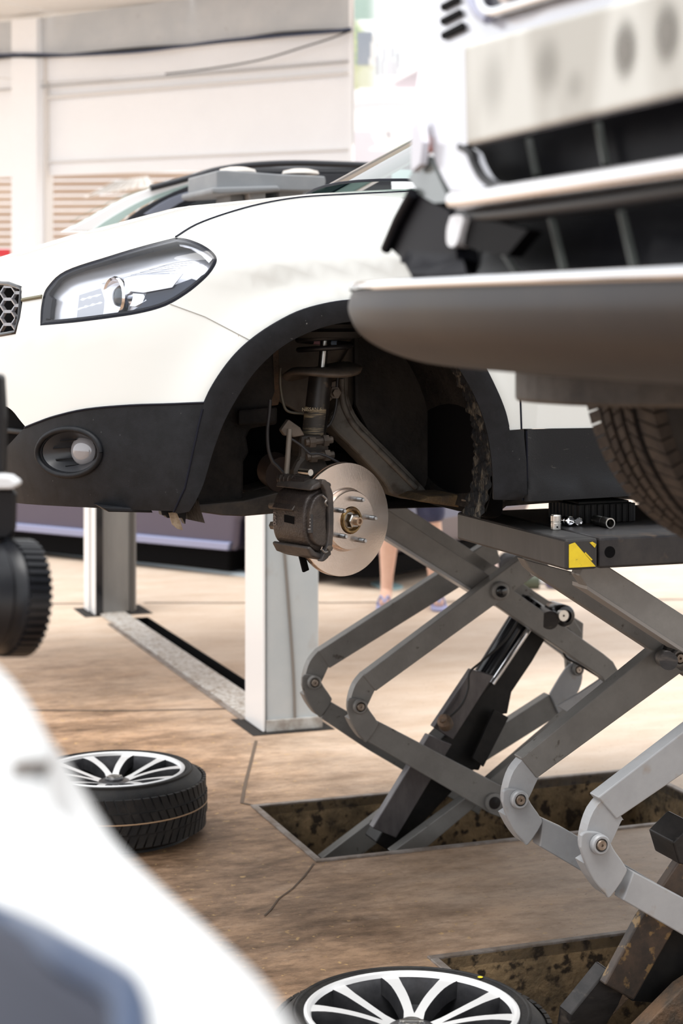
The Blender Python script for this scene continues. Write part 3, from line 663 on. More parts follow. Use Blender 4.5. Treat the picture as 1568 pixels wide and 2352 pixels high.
# ------------------------------------------------------------------ in-ground post lift behind
def post(name, a, b, z1, label, frontm, leftm):
    o = empty(name, W3(a, b, 0), label, 'lift post', 'in-ground lift posts'); h = .11
    boxab('post_column', a-h, a+h, b-h, b+h, .003, z1, leftm, o, .012, 3)
    return o
p1_ = post('lift_post', 2.31, 7.02, 2.10, 'pale grey lift post right behind the brake disc, with moulded grey head on top', lgrey, lgrey)
p1c = mat('post_paint', (.47, .51, .53), .45, c2=(.52, .55, .56), scale=3, extra=(7, .63, .8, (.42, .40, .38)))
for c in p1_.children: c.data.materials.clear(); c.data.materials.append(p1c)
tube('seam_weld', [on_b(x, y, 6.905) for x, y in ((650, 1230), (658, 1330), (667, 1450), (674, 1560), (677, 1665))], .006, mat('weld_dark', (.22, .20, .18), .7), p1_, 8)
prism('corner_cover', [W3(2.192, 6.90, .004), W3(2.192, 7.14, .004), W3(2.192, 7.14, 2.08), W3(2.192, 6.90, 2.08)], -UV*.012, whitepaint2, p1_, .004)
boxab('base_skirt', 2.195, 2.43, 6.895, 6.91, .003, .05, mat('post_grime', (.30, .27, .24), .7, c2=(.5, .5, .48), scale=14), p1_, .003)
# head: moulded saddle on a short collar with two stubs
hm = mat('head_grey', (.20, .212, .225), .5, c2=(.25, .26, .27), scale=4)
hp = lambda x, y, b=6.85: on_b(x, y, b)
bpoly('head_saddle', bent([(497, 393), (520, 391), (640, 400), (735, 404), (747, 408), (747, 425), (735, 437), (640, 437), (497, 432)], 2), 6.80, .42, hm, p1_, .02)
bpoly('head_flange', [(487, 430), (640, 426), (645, 438), (505, 446), (487, 444)], 6.76, .46, hm, p1_, .008)
rod('head_collar', W3(2.31, 7.02, 2.08), W3(2.31, 7.02, 2.2), .09, hm, p1_, 24)
bpoly('head_web', [(528, 445), (560, 445), (560, 480), (528, 480)], 6.9, .2, hm, p1_, .006)
bpoly('head_web', [(570, 440), (610, 440), (610, 480), (575, 480)], 6.85, .2, lgrey, p1_, .006)
bpoly('head_web', [(640, 436), (700, 436), (690, 465), (642, 470)], 6.9, .15, lgrey, p1_, .006)
for x in (545, 690):
    revolve('head_cap', [(.075, 0), (.07, .012), (.035, .02), (0, .022)], on_b(x, 396 if x < 600 else 400, 6.95), ZV, mat('head_cap_tan', (.62, .58, .54), .6), p1_, 20)
darkpost = mat('polished_post', (.20, .20, .20), .3, .7, c2=(.28, .28, .275), scale=3, stretch=(1, 1, .15), extra=(5, .6, .8, (.10, .09, .08)))
p2_ = post('lift_post', 2.29, 10.02, 1.75, 'dark steel lift post with white corner strips, below the front bumper', darkpost, darkpost)
prism('corner_strip', [W3(2.172, 9.89, .004), W3(2.172, 9.985, .004), W3(2.172, 9.985, 1.74), W3(2.172, 9.89, 1.74)], -UV*.012, whitepaint2, p2_, .004)
prism('corner_strip', [W3(2.172, 10.02, .004), W3(2.172, 10.14, .004), W3(2.172, 10.14, 1.74), W3(2.172, 10.02, 1.74)], -UV*.02, whitepaint2, p2_, .004)
prism('edge_strip', [W3(2.165, 9.898, .004), W3(2.205, 9.898, .004), W3(2.205, 9.898, 1.74), W3(2.165, 9.898, 1.74)], -WV*.012, blackm, p2_, .002)
prism('edge_strip', [W3(2.36, 9.906, .004), W3(2.385, 9.906, .004), W3(2.385, 9.906, 1.74), W3(2.36, 9.906, 1.74)], -WV*.01, mat('strip_dark', (.07, .065, .06), .5), p2_, .002)
# ------------------------------------------------------------------ alloy wheels lying on the floor
alloy = mat('machined_alloy', (.78, .78, .78), .35, .35)
alloyd = mat('dark_alloy', (.05, .05, .055), .3, .6, c2=(.09, .09, .095), scale=12)
def make_wheel(label):
    """axis +Z, lying flat: tyre bottom at z = 0"""
    o = empty('alloy_wheel', (0, 0, 0), label, 'wheel', 'wheels lying on the floor')
    R, Wd, r0 = .292, .205, .222
    prof = [(r0-.004, .012), (r0+.008, .006), (r0+.028, .000), (R-.045, .006), (R-.022, .020), (R-.006, .036), (R, .06), (R+.001, Wd/2), (R, Wd-.06), (R-.006, Wd-.036), (R-.022, Wd-.018), (R-.042, Wd-.006), (r0+.028, Wd), (r0+.010, Wd-.004), (r0-.002, Wd-.012)]
    prof2 = prof+[(r0-.010, Wd-.03), (r0-.014, .03)]
    ty = revolve('tyre', prof2, (0, 0, 0), ZV, rubber, o, 96, ang=40, closed=True)
    # tread blocks: three ribs of slanted blocks
    vs, fs = [], []
    def blk_(t0, t1, z0, z1, sl, r):
        s = len(vs)
        for rr in (r-.004, r+.0055):
            for (t, z) in ((t0, z0), (t1, z0), (t1+sl, z1), (t0+sl, z1)): vs.append((rr*math.cos(t), rr*math.sin(t), z))
        fs.extend([[s+4, s+5, s+6, s+7], [s, s+4, s+7, s+3], [s+1, s+2, s+6, s+5], [s, s+1, s+5, s+4], [s+3, s+7, s+6, s+2]])
    N = 64
    for k in range(N):
        t = 2*math.pi*k/N; w = 2*math.pi/N*.78
        blk_(t, t+w, .028, .066, .05, R-.004); blk_(t+.02, t+.02+w, .071, .100, .045, R); blk_(t, t+w, .105, .134, -.045, R); blk_(t+.03, t+.03+w, .139, .177, -.05, R-.004)
    tr = raw('tread', vs, fs, rubber, ty)
    revolve('wear_stripe', [(R+.0055, .1005), (R+.0065, .1015), (R+.0065, .1035), (R+.0055, .1045)], (0, 0, 0), ZV, mat('tyre_stripe', (.45, .30, .18), .7), ty, 96, cap=False)
    revolve('sidewall_rib', [(r0+.020, Wd-.0012), (r0+.022, Wd+.0015), (r0+.025, Wd-.0005)], (0, 0, 0), ZV, rubber, ty, 72, cap=False)
    revolve('rim', [(r0+.004, Wd-.012), (r0+.004, Wd-.002), (r0-.002, Wd+.001), (r0-.008, Wd-.002), (r0-.012, Wd-.010)], (0, 0, 0), ZV, alloy, o, 72, cap=False)
    revolve('rim_barrel', [(r0-.010, Wd-.010), (r0-.022, Wd-.06), (r0-.034, .07), (r0-.02, .02), (r0, .012)], (0, 0, 0), ZV, alloyd, o, 64, cap=False)
    revolve('rim_back', [(r0-.02, .04), (.07, .075), (.0, .075)], (0, 0, 0), ZV, dark, o, 40, cap=False)
    zt = Wd-.008
    for k in range(5):
        for s in (-1, 1):
            c = math.radians(83+72*k); N_ = 12; vs = []; fs = []
            for i in range(N_):
                t = i/(N_-1); r = .040+t*(r0-.008-.040)
                th = c+s*math.radians(7.5+11.0*t**.85 + (18*max(0, .12-t)))
                wv = .0085+.006*t+.010*max(0, t-.75)*4*.5+.006*max(0, .2-t)/.2
                zz = zt-.034*(1-t)**1.6+.0*t; dd = Vector((math.cos(th), math.sin(th), 0)); tt = Vector((-math.sin(th), math.cos(th), 0))
                p = dd*r
                vs += [p-tt*wv+ZV*zz, p+tt*wv+ZV*zz, p+tt*(wv+.004)+ZV*(zz-.035), p-tt*(wv+.004)+ZV*(zz-.035)]
            for i in range(N_-1):
                for q in range(4): fs.append([i*4+q, i*4+(q+1) % 4, (i+1)*4+(q+1) % 4, (i+1)*4+q])
            fs += [[0, 1, 2, 3], [(N_-1)*4+q for q in (3, 2, 1, 0)]]
            spk = raw('spoke', vs, fs, alloyd, o); spk.data.materials.append(alloy)
            for p in spk.data.polygons:
                if p.normal.z > .75: p.material_index = 1
        # inner dark web between the two spokes of a pair
        c = math.radians(83+72*k)
        pts = [Vector((math.cos(c+x)*r, math.sin(c+x)*r, zt-.052)) for r, x in ((.05, -.12), (.10, -.20), (.19, -.26), (.19, .26), (.10, .20), (.05, .12))]
        prism('web', pts, (0, 0, -.012), alloyd, o, .002)
    revolve('hub', [(.058, zt-.075), (.056, zt-.034), (.046, zt-.030), (.030, zt-.028), (.029, zt-.031), (0, zt-.031)], (0, 0, 0), ZV, alloyd, o, 40)
    cap = revolve('centre_cap', [(.028, zt-.032), (.028, zt-.022), (.024, zt-.019), (0, zt-.0185)], (0, 0, 0), ZV, mat('cap_dark', (.10, .10, .105), .3, .6), o, 32)
    revolve('cap_ring', [(.0205, zt-.019), (.0205, zt-.0165), (.0165, zt-.0165), (.0165, zt-.019)], (0, 0, 0), ZV, steel, cap, 32, cap=False)
    prism('cap_bar', [Vector((x, y, zt-.0188)) for x, y in ((-.025, -.0045), (.025, -.0045), (.025, .0045), (-.025, .0045))], (0, 0, .003), steel, cap, .0006)
    for k in range(5):
        c = math.radians(83+36+72*k); revolve('bolt_hole', [(.0095, 0), (.0095, .002), (.007, .002), (.006, -.012), (0, -.012)], (math.cos(c)*.045, math.sin(c)*.045, zt-.034), ZV, dark, o, 14)
    return o
wh = make_wheel('alloy wheel with tyre lying flat on the floor nearest the camera, cut by bottom edge')
wp = on_z(945, 2322, .2); wh.location = (wp.x, wp.y, .0)
for c in list(wh.children):
    if c.name.startswith('tyre'): tyre_ = c
dotm = mat('paint_dot', (.75, .60, .03), .5)
wh.rotation_euler = (0, 0, math.radians(0))
w2 = copy_tree(wh); w2['label'] = 'alloy wheel with tyre lying flat on the floor left of the pits'
wp = on_z(262, 1768, .2); w2.location = (wp.x, wp.y, 0); w2.rotation_euler = (0, 0, math.radians(20))
dd_ = raw('paint_dot', [(.238*math.cos(.85)+.006*math.cos(t), .238*math.sin(.85)+.006*math.sin(t), .2062) for t in [i*math.pi/6 for i in range(12)]], [list(range(12))], dotm, wh)
dd_.matrix_parent_inverse = Matrix()
# ------------------------------------------------------------------ white crossover on the near lift
BC = 4.80; AC, ZC, RA = 1.47, 1.300, .348                         # centre line, wheel-arch centre and radius
HA = [.60, .72, .80, 1.0, 1.265, 1.61, 1.95, 2.4, 6.0]; HZ = [1.60, 1.745, 1.808, 1.872, 1.945, 1.985, 2.01, 2.03, 2.03]
def car_in(a, b, z):
    s = np.abs(b-BC)/.85
    A0 = .70+.55*np.maximum(0, 1.36-z)**1.4+.30*np.maximum(0, z-1.60)**1.3
    n = 2.1; u = np.clip((1.34-a)/(1.34-A0), 0, 1.05)
    hw = .85*np.maximum(1-np.minimum(u, 1)**n, 0)**(1/n)-np.maximum(u-1, 0)*2
    r = np.hypot(a-AC, z-ZC)
    hw = hw+.022*np.exp(-((r-.385)/.055)**2)*(a > AC-.6)*(1-np.clip((1.1-a)/.2, 0, 1))
    hw = hw-.30*np.maximum(0, z-1.62)**1.7-.35*np.maximum(0, 1.24-z)**1.25+.018*np.exp(-((z-1.80)/.06)**2)
    hw = hw+.02*np.exp(-((z-1.20)/.05)**2)*(a > 1.9)
    side = hw-np.abs(b-BC)
    zh = np.interp(a, HA, HZ)-.105*s**2.2
    return smin(side, zh-z, .10)
CB = Body(car_in, (.40, .68, -.55), 7.5, 3.2)
car = empty('white_crossover', W3(2.16, 4.1, PZ1+.058), 'white crossover car raised on the scissor lift, front wheel removed', 'car')
# outlines in pixels
HL = sp((92, 748), (93, 715), (97, 688), n=3)+sp((97, 688), (108, 660), (150, 622), (250, 588), (330, 564), (404, 545), n=5)[1:]+sp((404, 545), (432, 549), (465, 562), (490, 580), (498, 597), (490, 617), (470, 641), (430, 674), (380, 703), (320, 720), (250, 731), (170, 741), (92, 748), n=5)[1:-1]
ARO = sp((470, 925), (485, 893), (510, 853), (540, 815), (575, 782), (620, 750), (680, 718), (740, 700), (800, 691), (870, 691), (940, 705), (1010, 735), (1062, 776), (1102, 830), (1135, 893), (1156, 945), (1166, 988), n=4)
ARI = sp((1132, 1146), (1131, 1100), (1127, 1050), (1117, 990), (1098, 930), (1068, 870), (1028, 812), (980, 772), (920, 746), (860, 735), (800, 736), (740, 748), (680, 772), (630, 804), (582, 852), (546, 905), (516, 960), (496, 1010), (480, 1060), (466, 1110), (450, 1150), (438, 1172), n=4)
SEAMF = sp((404, 545), (450, 517), (520, 491), (600, 469), (690, 454), (800, 447), (945, 440), n=4)
CLT = sp((470, 925), (400, 928), (300, 931), (200, 940), (130, 956), (90, 970), (60, 982), n=4)
LOWG = sp((60, 982), (45, 964), (28, 943), (8, 932), (-40, 928), (-82, 927), n=3)
i_hl = min(range(len(HL)), key=lambda i: abs(HL[i][0]-395)+abs(HL[i][1]-697))          # where the bumper seam meets the lamp
i_top = min(range(len(HL)), key=lambda i: abs(HL[i][0]-404)+abs(HL[i][1]-545)); i_in = 2
SEAMB = dens([HL[i_hl], (470, 727), (575, 782)], 12, False)+[(575, 782)]
iarc = min(range(len(ARO)), key=lambda i: abs(ARO[i][0]-575)+abs(ARO[i][1]-782))
# hood: from the lamp edge and grille back to the windscreen, to the centre line, then mirrored
hl_top = HL[3:i_top+1]
seam3, ok = CB.px(SEAMF); seam3 = seam3[ok]
def ztop(a, b):
    lo, hi = 1.2, 2.4
    for _ in range(30):
        m_ = (lo+hi)/2
        if CB.f(np.array([a]), np.array([b]), np.array([m_]))[0] > 0: lo = m_
        else: hi = m_
    return lo
ltop3, ok = CB.px(hl_top); grl3, ok2 = CB.px(dens([(97, 682), (50, 690), (48, 662), (20, 650), (-20, 647), (-84, 645)], 10, False)+[(-84, 645)])
cowl = [(1.90-.12*((b-4.1)/.7), b, ztop(1.90-.12*((b-4.1)/.7), b)) for b in np.linspace(4.12, BC, 12)]
mid = [(a, BC, ztop(a, BC)) for a in np.linspace(cowl[-1][0], .76, 24)][1:]
seam3 = np.array([p for p in seam3 if p[0] < 1.86])
loop = np.vstack([ltop3, seam3[1:], np.array(cowl), np.array(mid), grl3[::-1]]); loop[:, 1] = np.minimum(loop[:, 1], BC)
CBH = Body(car_in, (.25, .30, -.92), 7.5, 3.2)
CBH.panel('hood', [list(p) for p in loop], white, car, .035, 0, .01); CBH.mirrored('hood', white, car, .01, BC)
# fender, bumper, claddings, door, sill
fend = HL[i_top:i_hl+1]+SEAMB[1:-1]+ARO[iarc:]+dens([(1166, 988), (1195, 986), (1192, 900), (1188, 700), (1183, 520), (1170, 452)], 14, False)+dens([(1170, 452), (1100, 442), (945, 440)], 14, False)+SEAMF[::-1][:-1]
CB.panel('fender', fend, white, car, .03, 0, .008); CB.mirrored('fender', white, car, .008, BC)
bump_hl = [HL[k % len(HL)] for k in range(i_hl, len(HL)+4)]
bump_ = bump_hl+dens([(96, 682), (52, 690), (46, 730), (36, 764)], 10, False)+dens([(36, 764), (0, 770), (-84, 776)], 12, False)+[(-84, 776)]+LOWG[::-1][:-1]+CLT[::-1][:-1]+ARO[:iarc]+SEAMB[::-1][:-1]
CB.panel('front_bumper', bump_, whitespeck, car, .03, 0, .008, clip_b=BC); CB.mirrored('front_bumper', white, car, .008, BC)
lowcl = CLT+sp((60, 982), (40, 1003), (18, 1026), (-4, 1048), (-30, 1072), (-84, 1085), n=3)[1:]+[(-84, 1120)]+sp((-84, 1128), (0, 1146), (60, 1156), (200, 1164), (320, 1170), (404, 1173), n=3)+sp((404, 1173), (428, 1120), (444, 1040), (456, 980), (470, 925), n=3)[1:-1]
FOG = [(162+72*math.cos(t), 1038+53*math.sin(t)) for t in np.linspace(0, 2*math.pi, 37)[:-1]]
FOGI = [(162+64*math.cos(t), 1038+46*math.sin(t)) for t in np.linspace(0, 2*math.pi, 37)[:-1]]
lowp = CB.panel('lower_cladding', lowcl, plastic, car, .03, .004, .01, holes=[FOGI], clip_b=BC); CB.mirrored('lower_cladding', plastic, car, .01, BC)
arch = ARO+dens([(1166, 988), (1195, 988), (1202, 1060), (1204, 1148)], 14, False)+[(1204, 1148)]+ARI+sp((438, 1172), (404, 1173), (428, 1120), (444, 1040), (456, 980), n=3)[1:]
CB.panel('arch_cladding', arch, plastic, car, .025, .010, .022); CB.mirrored('arch_cladding', plastic, car, .022, BC)
door = dens([(1199, 985), (1196, 900), (1192, 700), (1187, 520), (1176, 452), (1400, 444), (2000, 430), (2000, 968), (1500, 981)], 20)
CB.panel('front_door', door, white, car, .05, 0, .01)
sill = dens([(1207, 986), (1500, 980), (2000, 967), (2000, 1105), (1500, 1136), (1290, 1148), (1208, 1152)], 18)
CB.panel('sill_cladding', sill, sillm, car, .04, .006, .012)
# panel gaps
def seam(pts, r=.0022, off=.0005, m=seamm): return tube('panel_gap', CB.curve(dens(pts, 12, False)+[pts[-1]], off), r, m, car, 6, 1)
seam(SEAMF, .0030); seam(SEAMB, .0012, m=mat('gap_grey', (.35, .35, .33), .6)); seam([(1197, 985), (1194, 900), (1190, 700), (1185, 520), (1172, 455)], .0022)
seam([(1204, 990), (1206, 1150)], .0022, .008); seam(CLT, .0028, .004); seam(ARO[:-1], .0026, .006); seam(dens([(404, 1173), (428, 1120), (444, 1040), (456, 980), (470, 925)], 12, False), .0025, .010)
seam([(52, 689), (97, 681)], .005, m=mat('gap_olive', (.16, .15, .10), .6))
# inner shell behind the panels (keeps light from shining through the gaps)
ish = lambda a0, a1, b0, b1, z0, z1, nm: boxab(nm, a0, a1, b0, b1, z0, z1, dark, car, .02)
ish(1.05, 1.12, 4.30, 5.30, 1.25, 1.75, 'radiator_support'); ish(1.84, 1.90, 4.05, 5.55, 1.16, 1.93, 'firewall'); ish(1.02, 5.0, 4.50, 5.10, 1.20, 1.30, 'underbody')
ish(1.9, 5.2, 4.06, 5.54, 1.20, 1.25, 'floor_pan')
# windscreen with far pillar, near pillar, roof
wsg = glass('windscreen_glass', (.26, .40, .37), .22)
def ws(u, v, off=0):                                              # u across (0 near .. 1 far), v up
    b = (4.16+.14*v)*(1-u)+(5.44-.14*v)*u; bow = 1-(2*u-1)**2
    return W3(1.86+.80*v-.13*bow*(1-v*.4)+off, b, 1.985+.035*bow+.46*v-.02*v*v)
grid('windscreen', lambda u, v: ws(u, v), 17, 9, wsg, car)
for u0, u1, nm in ((.985, 1.03, 'pillar_far'), (-.05, .03, 'pillar')):
    vs = []; fs = []
    for i in range(9):
        v = i/8*1.02-.02
        for uu, o_ in ((u0, -.012), (u1, -.012), (u1, .06), (u0, .06)): vs.append(ws(uu, v, o_))
    for i in range(8):
        for k in range(4): fs.append([i*4+k, i*4+(k+1) % 4, (i+1)*4+(k+1) % 4, (i+1)*4+k])
    raw('a_pillar', vs, fs, white, car, False, .006)
tube('windscreen_seal', [ws(.978, v, -.008) for v in np.linspace(-.02, 1, 8)], .004, seamm, car, 8, 1)
tube('windscreen_seal', [ws(u, .0, -.01) for u in np.linspace(0, 1, 12)], .004, seamm, car, 8, 1)
dashm = mat('dashboard_dark', (.05, .06, .06), .7)
grid('dashboard', lambda u, v: W3(1.86+.45*v-.12*(1-(2*u-1)**2)*(1-v), 4.2+1.2*u, 1.96+.05*v), 9, 4, dashm, car)
grid('roof', lambda u, v: W3(2.66+1.9*v, 4.30+1.0*u, 2.425+.05*(1-(2*u-1)**2)+.03*math.sin(v*3)), 9, 9, white, car)
grid('side_window', lambda u, v: W3(2.0+2.4*u+.55*v*(1-u), 4.10+.17*v, 1.97+.42*v), 9, 3, wsg, car)
bk = grid('cabin_back', lambda u, v: W3(4.55, 4.15+1.3*u, 1.3+1.1*v), 3, 3, dashm, car)
# grille: dark recess with a hexagonal lattice
gri = dens([(48, 662), (20, 651), (-20, 648), (-84, 646), (-84, 775), (0, 769), (35, 763), (43, 725)], 10)
g0 = CB.panel('grille', gri, dark, car, .03, -.035, .004, clip_b=BC); CB.mirrored('grille', dark, car, .004, BC)
gl = mat('grille_bars', (.30, .30, .32), .25, .7)
segs = set(); hx = 17.0
for i in range(-4, 8):
    for j in range(-1, 8):
        cx = -66+i*hx*1.5; cy = 655+j*hx*1.732+(i % 2)*hx*.866
        hexp = [(cx+hx*math.cos(k*math.pi/3), cy+.9*hx*math.sin(k*math.pi/3)) for k in range(6)]
        for k in range(6):
            p, q = hexp[k], hexp[(k+1) % 6]; key = tuple(sorted(((round(p[0]), round(p[1])), (round(q[0]), round(q[1])))))
            if all(inpoly(r_, gri) for r_ in (p, q)): segs.add(key)
vs = []; fs = []
for p, q in sorted(segs):
    c = CB.curve([p, q], -.012)
    if len(c) < 2 or (c[0]-c[1]).length > .12: continue
    d = (c[1]-c[0]).normalized(); n_ = Vector((-1, -.3, 0)).normalized(); s_ = d.cross(n_).normalized(); b_ = len(vs)
    for e in c: vs += [e-s_*.0022-n_*.004, e+s_*.0022-n_*.004, e+s_*.0022+n_*.004, e-s_*.0022+n_*.004]
    fs += [[b_+k, b_+(k+1) % 4, b_+4+(k+1) % 4, b_+4+k] for k in range(4)]
raw('grille_lattice', vs, fs, gl, g0)
def mir(v):
    q = to_ab(v); return W3(q[0], 2*BC-q[1], q[2])
raw('grille_lattice', [mir(v) for v in vs], fs, gl, g0)
tube('grille_frame', CB.curve(dens([(-84, 646), (-20, 648), (20, 651), (48, 662), (43, 725), (35, 763), (0, 769), (-84, 775)], 8, False), -.003), .006, blackm, g0, 8, 1)
# lower air intake between the cladding horns
lg = dens([(58, 982), (45, 966), (28, 945), (8, 934), (-40, 930), (-84, 929), (-84, 1080), (-30, 1070), (-4, 1046), (18, 1024), (40, 1001)], 10)
CB.panel('lower_intake', lg, dark, car, .03, -.05, .004, clip_b=BC); CB.mirrored('lower_intake', dark, car, .004, BC)
tube('intake_bar', CB.curve(dens([(-84, 990), (0, 990), (52, 996)], 10, False), -.03), .008, plastic, car, 8, 1)
# headlamp
CO = {o: Body(lambda a, b, z, o=o: car_in(a, b, z)-o, (.40, .68, -.55), 7.5, 3.2) for o in (.008, .016, .024, .034, .046, .075)}
hl = CO[.046].panel('headlamp', HL, mat('lamp_housing', (.03, .035, .045), .3), car, .02, 0, .004); CO[.046].mirrored('headlamp', mat('lamp_housing', (.03, .035, .045), .3), car, .004, BC)
def hpan(name, pts, m, off, step=.015, thick=.004): return CO[min(CO, key=lambda o: abs(o+off))].panel(name, dens(pts, 8), m, hl, step, 0, thick)
cen = np.mean(np.array(HL), 0)
def inset_px(poly, w):
    P_ = np.array(poly); N_ = len(P_); out = []
    for i in range(N_):
        t = P_[(i+2) % N_]-P_[i-2]; t = t/np.linalg.norm(t); n_ = np.array([-t[1], t[0]])
        q = P_[i]+n_*w(*P_[i])
        if not inpoly(tuple(P_[i]+n_*3), poly): q = P_[i]-n_*w(*P_[i])
        out.append(tuple(q))
    return [q for q in out if inpoly(q, poly)]
def inset(f): return [(cen[0]+(x-cen[0])*f, cen[1]+(y-cen[1])*f) for x, y in HL]
CB.panel('lamp_rim', HL, mat('lamp_black_rim', (.003, .004, .010), .2, spec=.2), hl, .015, -.001, .012, holes=[inset_px(HL, lambda x, y: 22 if x < 100 else (9 if y < 640 else 11))])
refl = mat('lamp_white_reflector', (.80, .81, .84), .25, .55)
reflg = mat('lamp_grey_reflector', (.50, .51, .53), .3, .6)
hb = [q for q in inset_px(HL, lambda x, y: 8) if q[0] > 116]
CO[.034].panel('reflector_bowl', hb, refl, hl, .02, 0, .004)
hpan('lamp_shade', [(338, 668), (400, 655), (440, 640), (455, 645), (420, 676), (385, 696), (330, 714), (300, 716), (325, 700)], mat('lamp_navy', (.02, .028, .05), .15, coat=.5), -.024)
hpan('reflector', [(120, 690), (160, 655), (260, 612), (404, 566), (470, 577), (484, 596), (462, 618), (400, 628), (350, 632), (300, 630), (270, 636), (225, 655), (180, 672), (125, 690)], refl, -.030)
hpan('reflector', [(118, 738), (124, 690), (178, 683), (172, 732)], refl, -.040)
hpan('reflector', [(176, 732), (182, 678), (232, 662), (240, 690), (236, 724)], reflg, -.036)
hpan('reflector_wing', [(285, 640), (320, 632), (420, 628), (395, 660), (330, 672), (288, 668)], refl, -.018)
hpan('reflector_wing', [(286, 672), (330, 676), (336, 690), (310, 704), (284, 702)], hl_chrome, -.022)
hpan('indicator', [(410, 552), (440, 556), (474, 575), (488, 594), (480, 604), (462, 584), (436, 568), (412, 562)], mat('lamp_clear', (.86, .88, .92), .1, .3), -.012)
for i in range(9):
    y = 641+i*3.2; tube('reflector_rib', CO[.016].curve([(300+i*3, y), (345, y-1), (400-i*7, y-3)], -.006), .0012, chrome, hl, 5, 2)
for i in range(7):
    y = 588+i*7; tube('reflector_rib', CO[.016].curve([(360-i*22, y+18), (400-i*18, y+7), (455-i*14, y)], -.012), .0009, reflg, hl, 5, 2)
pc3, _ = CO[.024].px([(263, 682)]); pn = CB.normal(pc3)[0]
plc = W3(*pc3[0]); pdir = Vector((-.80, -.60, .02)).normalized(); plc = plc
revolve('projector_ring', [(.036, -.045), (.046, -.01), (.048, 0), (.045, .006), (.040, .002), (.034, -.022), (.029, -.028)], plc, pdir, hl_chrome, hl, 36, cap=False)
revolve('projector_lens', [(.030, -.026), (.027, -.012), (.018, -.003), (.008, 0), (0, .001)], plc, pdir, mat('lens_dark_glass', (.06, .075, .085), .03, .0, coat=1), hl, 28)
CB.panel('lamp_cover', inset_px(HL, lambda x, y: 6), glass('lamp_cover_glass', (.97, .98, 1), .04), car, .02, .000, .001)
CB.mirrored('lamp_cover', glass('lamp_cover_glass', (.97, .98, 1), .04), car, .001, BC)
# fog lamp in the lower cladding
p3, _ = CB.px(FOG); nr = CB.normal(p3); ring = [W3(*q) for q in (p3+nr*.006)]
tube('fog_ring', ring+ring[:1], .007, plastic, lowp, 8, 1)
pi3, _ = CB.px(FOGI); nn = CB.normal(pi3).mean(0); cc = pi3.mean(0); tgt = CO[.075].px([(196, 1034)])[0][0]
deep = tgt; vs = []; fs = []; K = len(pi3); L_ = 7
for j in range(L_):
    t = j/(L_-1); sc = 1-.45*t
    for k in range(K):
        v = (pi3[k]-cc)*sc+cc*(1-t)+deep*t; vs.append(W3(*v))
for j in range(L_-1):
    for k in range(K): fs.append([j*K+k, j*K+(k+1) % K, (j+1)*K+(k+1) % K, (j+1)*K+k])
raw('fog_bezel', vs, fs, mat('bezel_plastic', (.035, .037, .042), .4), lowp, True)
fl_ = W3(*(deep+nn*.008)); fd = Vector((-.42, -.9, .02)).normalized()
revolve('fog_lens', [(.034, -.02), (.034, .0), (.028, .008), (.014, .013), (0, .014)], fl_, fd, mat('fog_glass', (.34, .34, .36), .12, .2, coat=1), lowp, 28)
for y0, x0_, x1_ in ((1013, 128, 172), (1030, 112, 165), (1056, 118, 160), (1070, 140, 175)):
    q0, q1 = [CB.px([(x, y)])[0][0]-nn*d_ for x, y, d_ in ((x0_, y0+2, .015), (x1_, y0, .042))]
    tube('bezel_fin', [W3(*q0), W3(*q1)], .0022, plastic, lowp, 6, 1)
# tow eye bracket and under-tray at the bumper's bottom edge
CBx = lambda x, y, b=4.05: on_b(x, y, b)
bpoly('under_tray', [(230, 1164), (345, 1168), (352, 1178), (250, 1176)], 4.10, .2, plastic, car, .003)
bpoly('tray_clip', [(370, 1173), (428, 1174), (426, 1205), (418, 1190), (384, 1190), (380, 1184), (372, 1184)], 4.08, .03, plastic, car, .002)
bpoly('torn_flap', [(388, 1178), (405, 1176), (415, 1200), (420, 1218), (408, 1215), (396, 1205)], 4.06, .006, mat('torn_tan', (.42, .34, .25), .8, c2=(.2, .15, .1), scale=60), car, 0)
# ---- wheel housing --------------------------------------------------------
def liner_f(u, v):
    t = math.radians(201-222*u); r = .372+.015*math.sin(v*3.1)
    return W3(AC+r*math.cos(t), 3.985+.50*v, ZC+.02+r*math.sin(t))
ln = grid('wheel_liner', liner_f, 40, 10, liner, car)
def mud_f(u, v):
    t = math.radians(48-72*u); r = .366-.010*math.sin(v*25)*math.sin(u*40)-.004*math.sin(u*90+v*14)
    return W3(AC+r*math.cos(t), 3.985+.11*v, ZC+.02+r*math.sin(t))
grid('liner_edge', mud_f, 60, 14, linermud, car)
boxab('housing_wall', 1.05, 1.88, 4.56, 4.58, 1.2, 1.75, dark, car)
bpoly('liner_back', sp((812, 770), (900, 745), (1000, 788), (1080, 880), (1117, 1000), (1122, 1135), n=4)+[(985, 1135), (905, 1060), (850, 1000), (815, 930)], 4.40, .02, mat('liner_back', (.012, .0115, .012), .6, c2=(.028, .024, .021), scale=5, bump=.4, bscale=30, spec=.25), car, .01)
bpoly('liner_panel', [(436, 1172), (470, 1060), (500, 960), (545, 880), (590, 830), (628, 800), (632, 900), (620, 935), (638, 935), (637, 975), (600, 980), (575, 985), (566, 1005), (572, 1040), (560, 1060), (558, 1182), (500, 1180)], 4.30, .03, liner, car, .006)
bpoly('liner_step', [(548, 942), (620, 935), (636, 938), (636, 972), (548, 978)], 4.27, .02, liner, car, .006)
bpoly('liner_tray', [(440, 1160), (560, 1150), (640, 1130), (650, 1178), (560, 1186), (510, 1184), (440, 1174)], 4.26, .12, mat('dirty_tray', (.03, .027, .025), .7, c2=(.06, .05, .04), scale=20), car, .004)
bpoly('inner_wing', [(624, 798), (700, 765), (800, 770), (830, 740), (850, 738), (800, 850), (795, 960), (740, 970), (690, 950), (655, 930), (632, 915)], 4.46, .02, inner, car, .006)
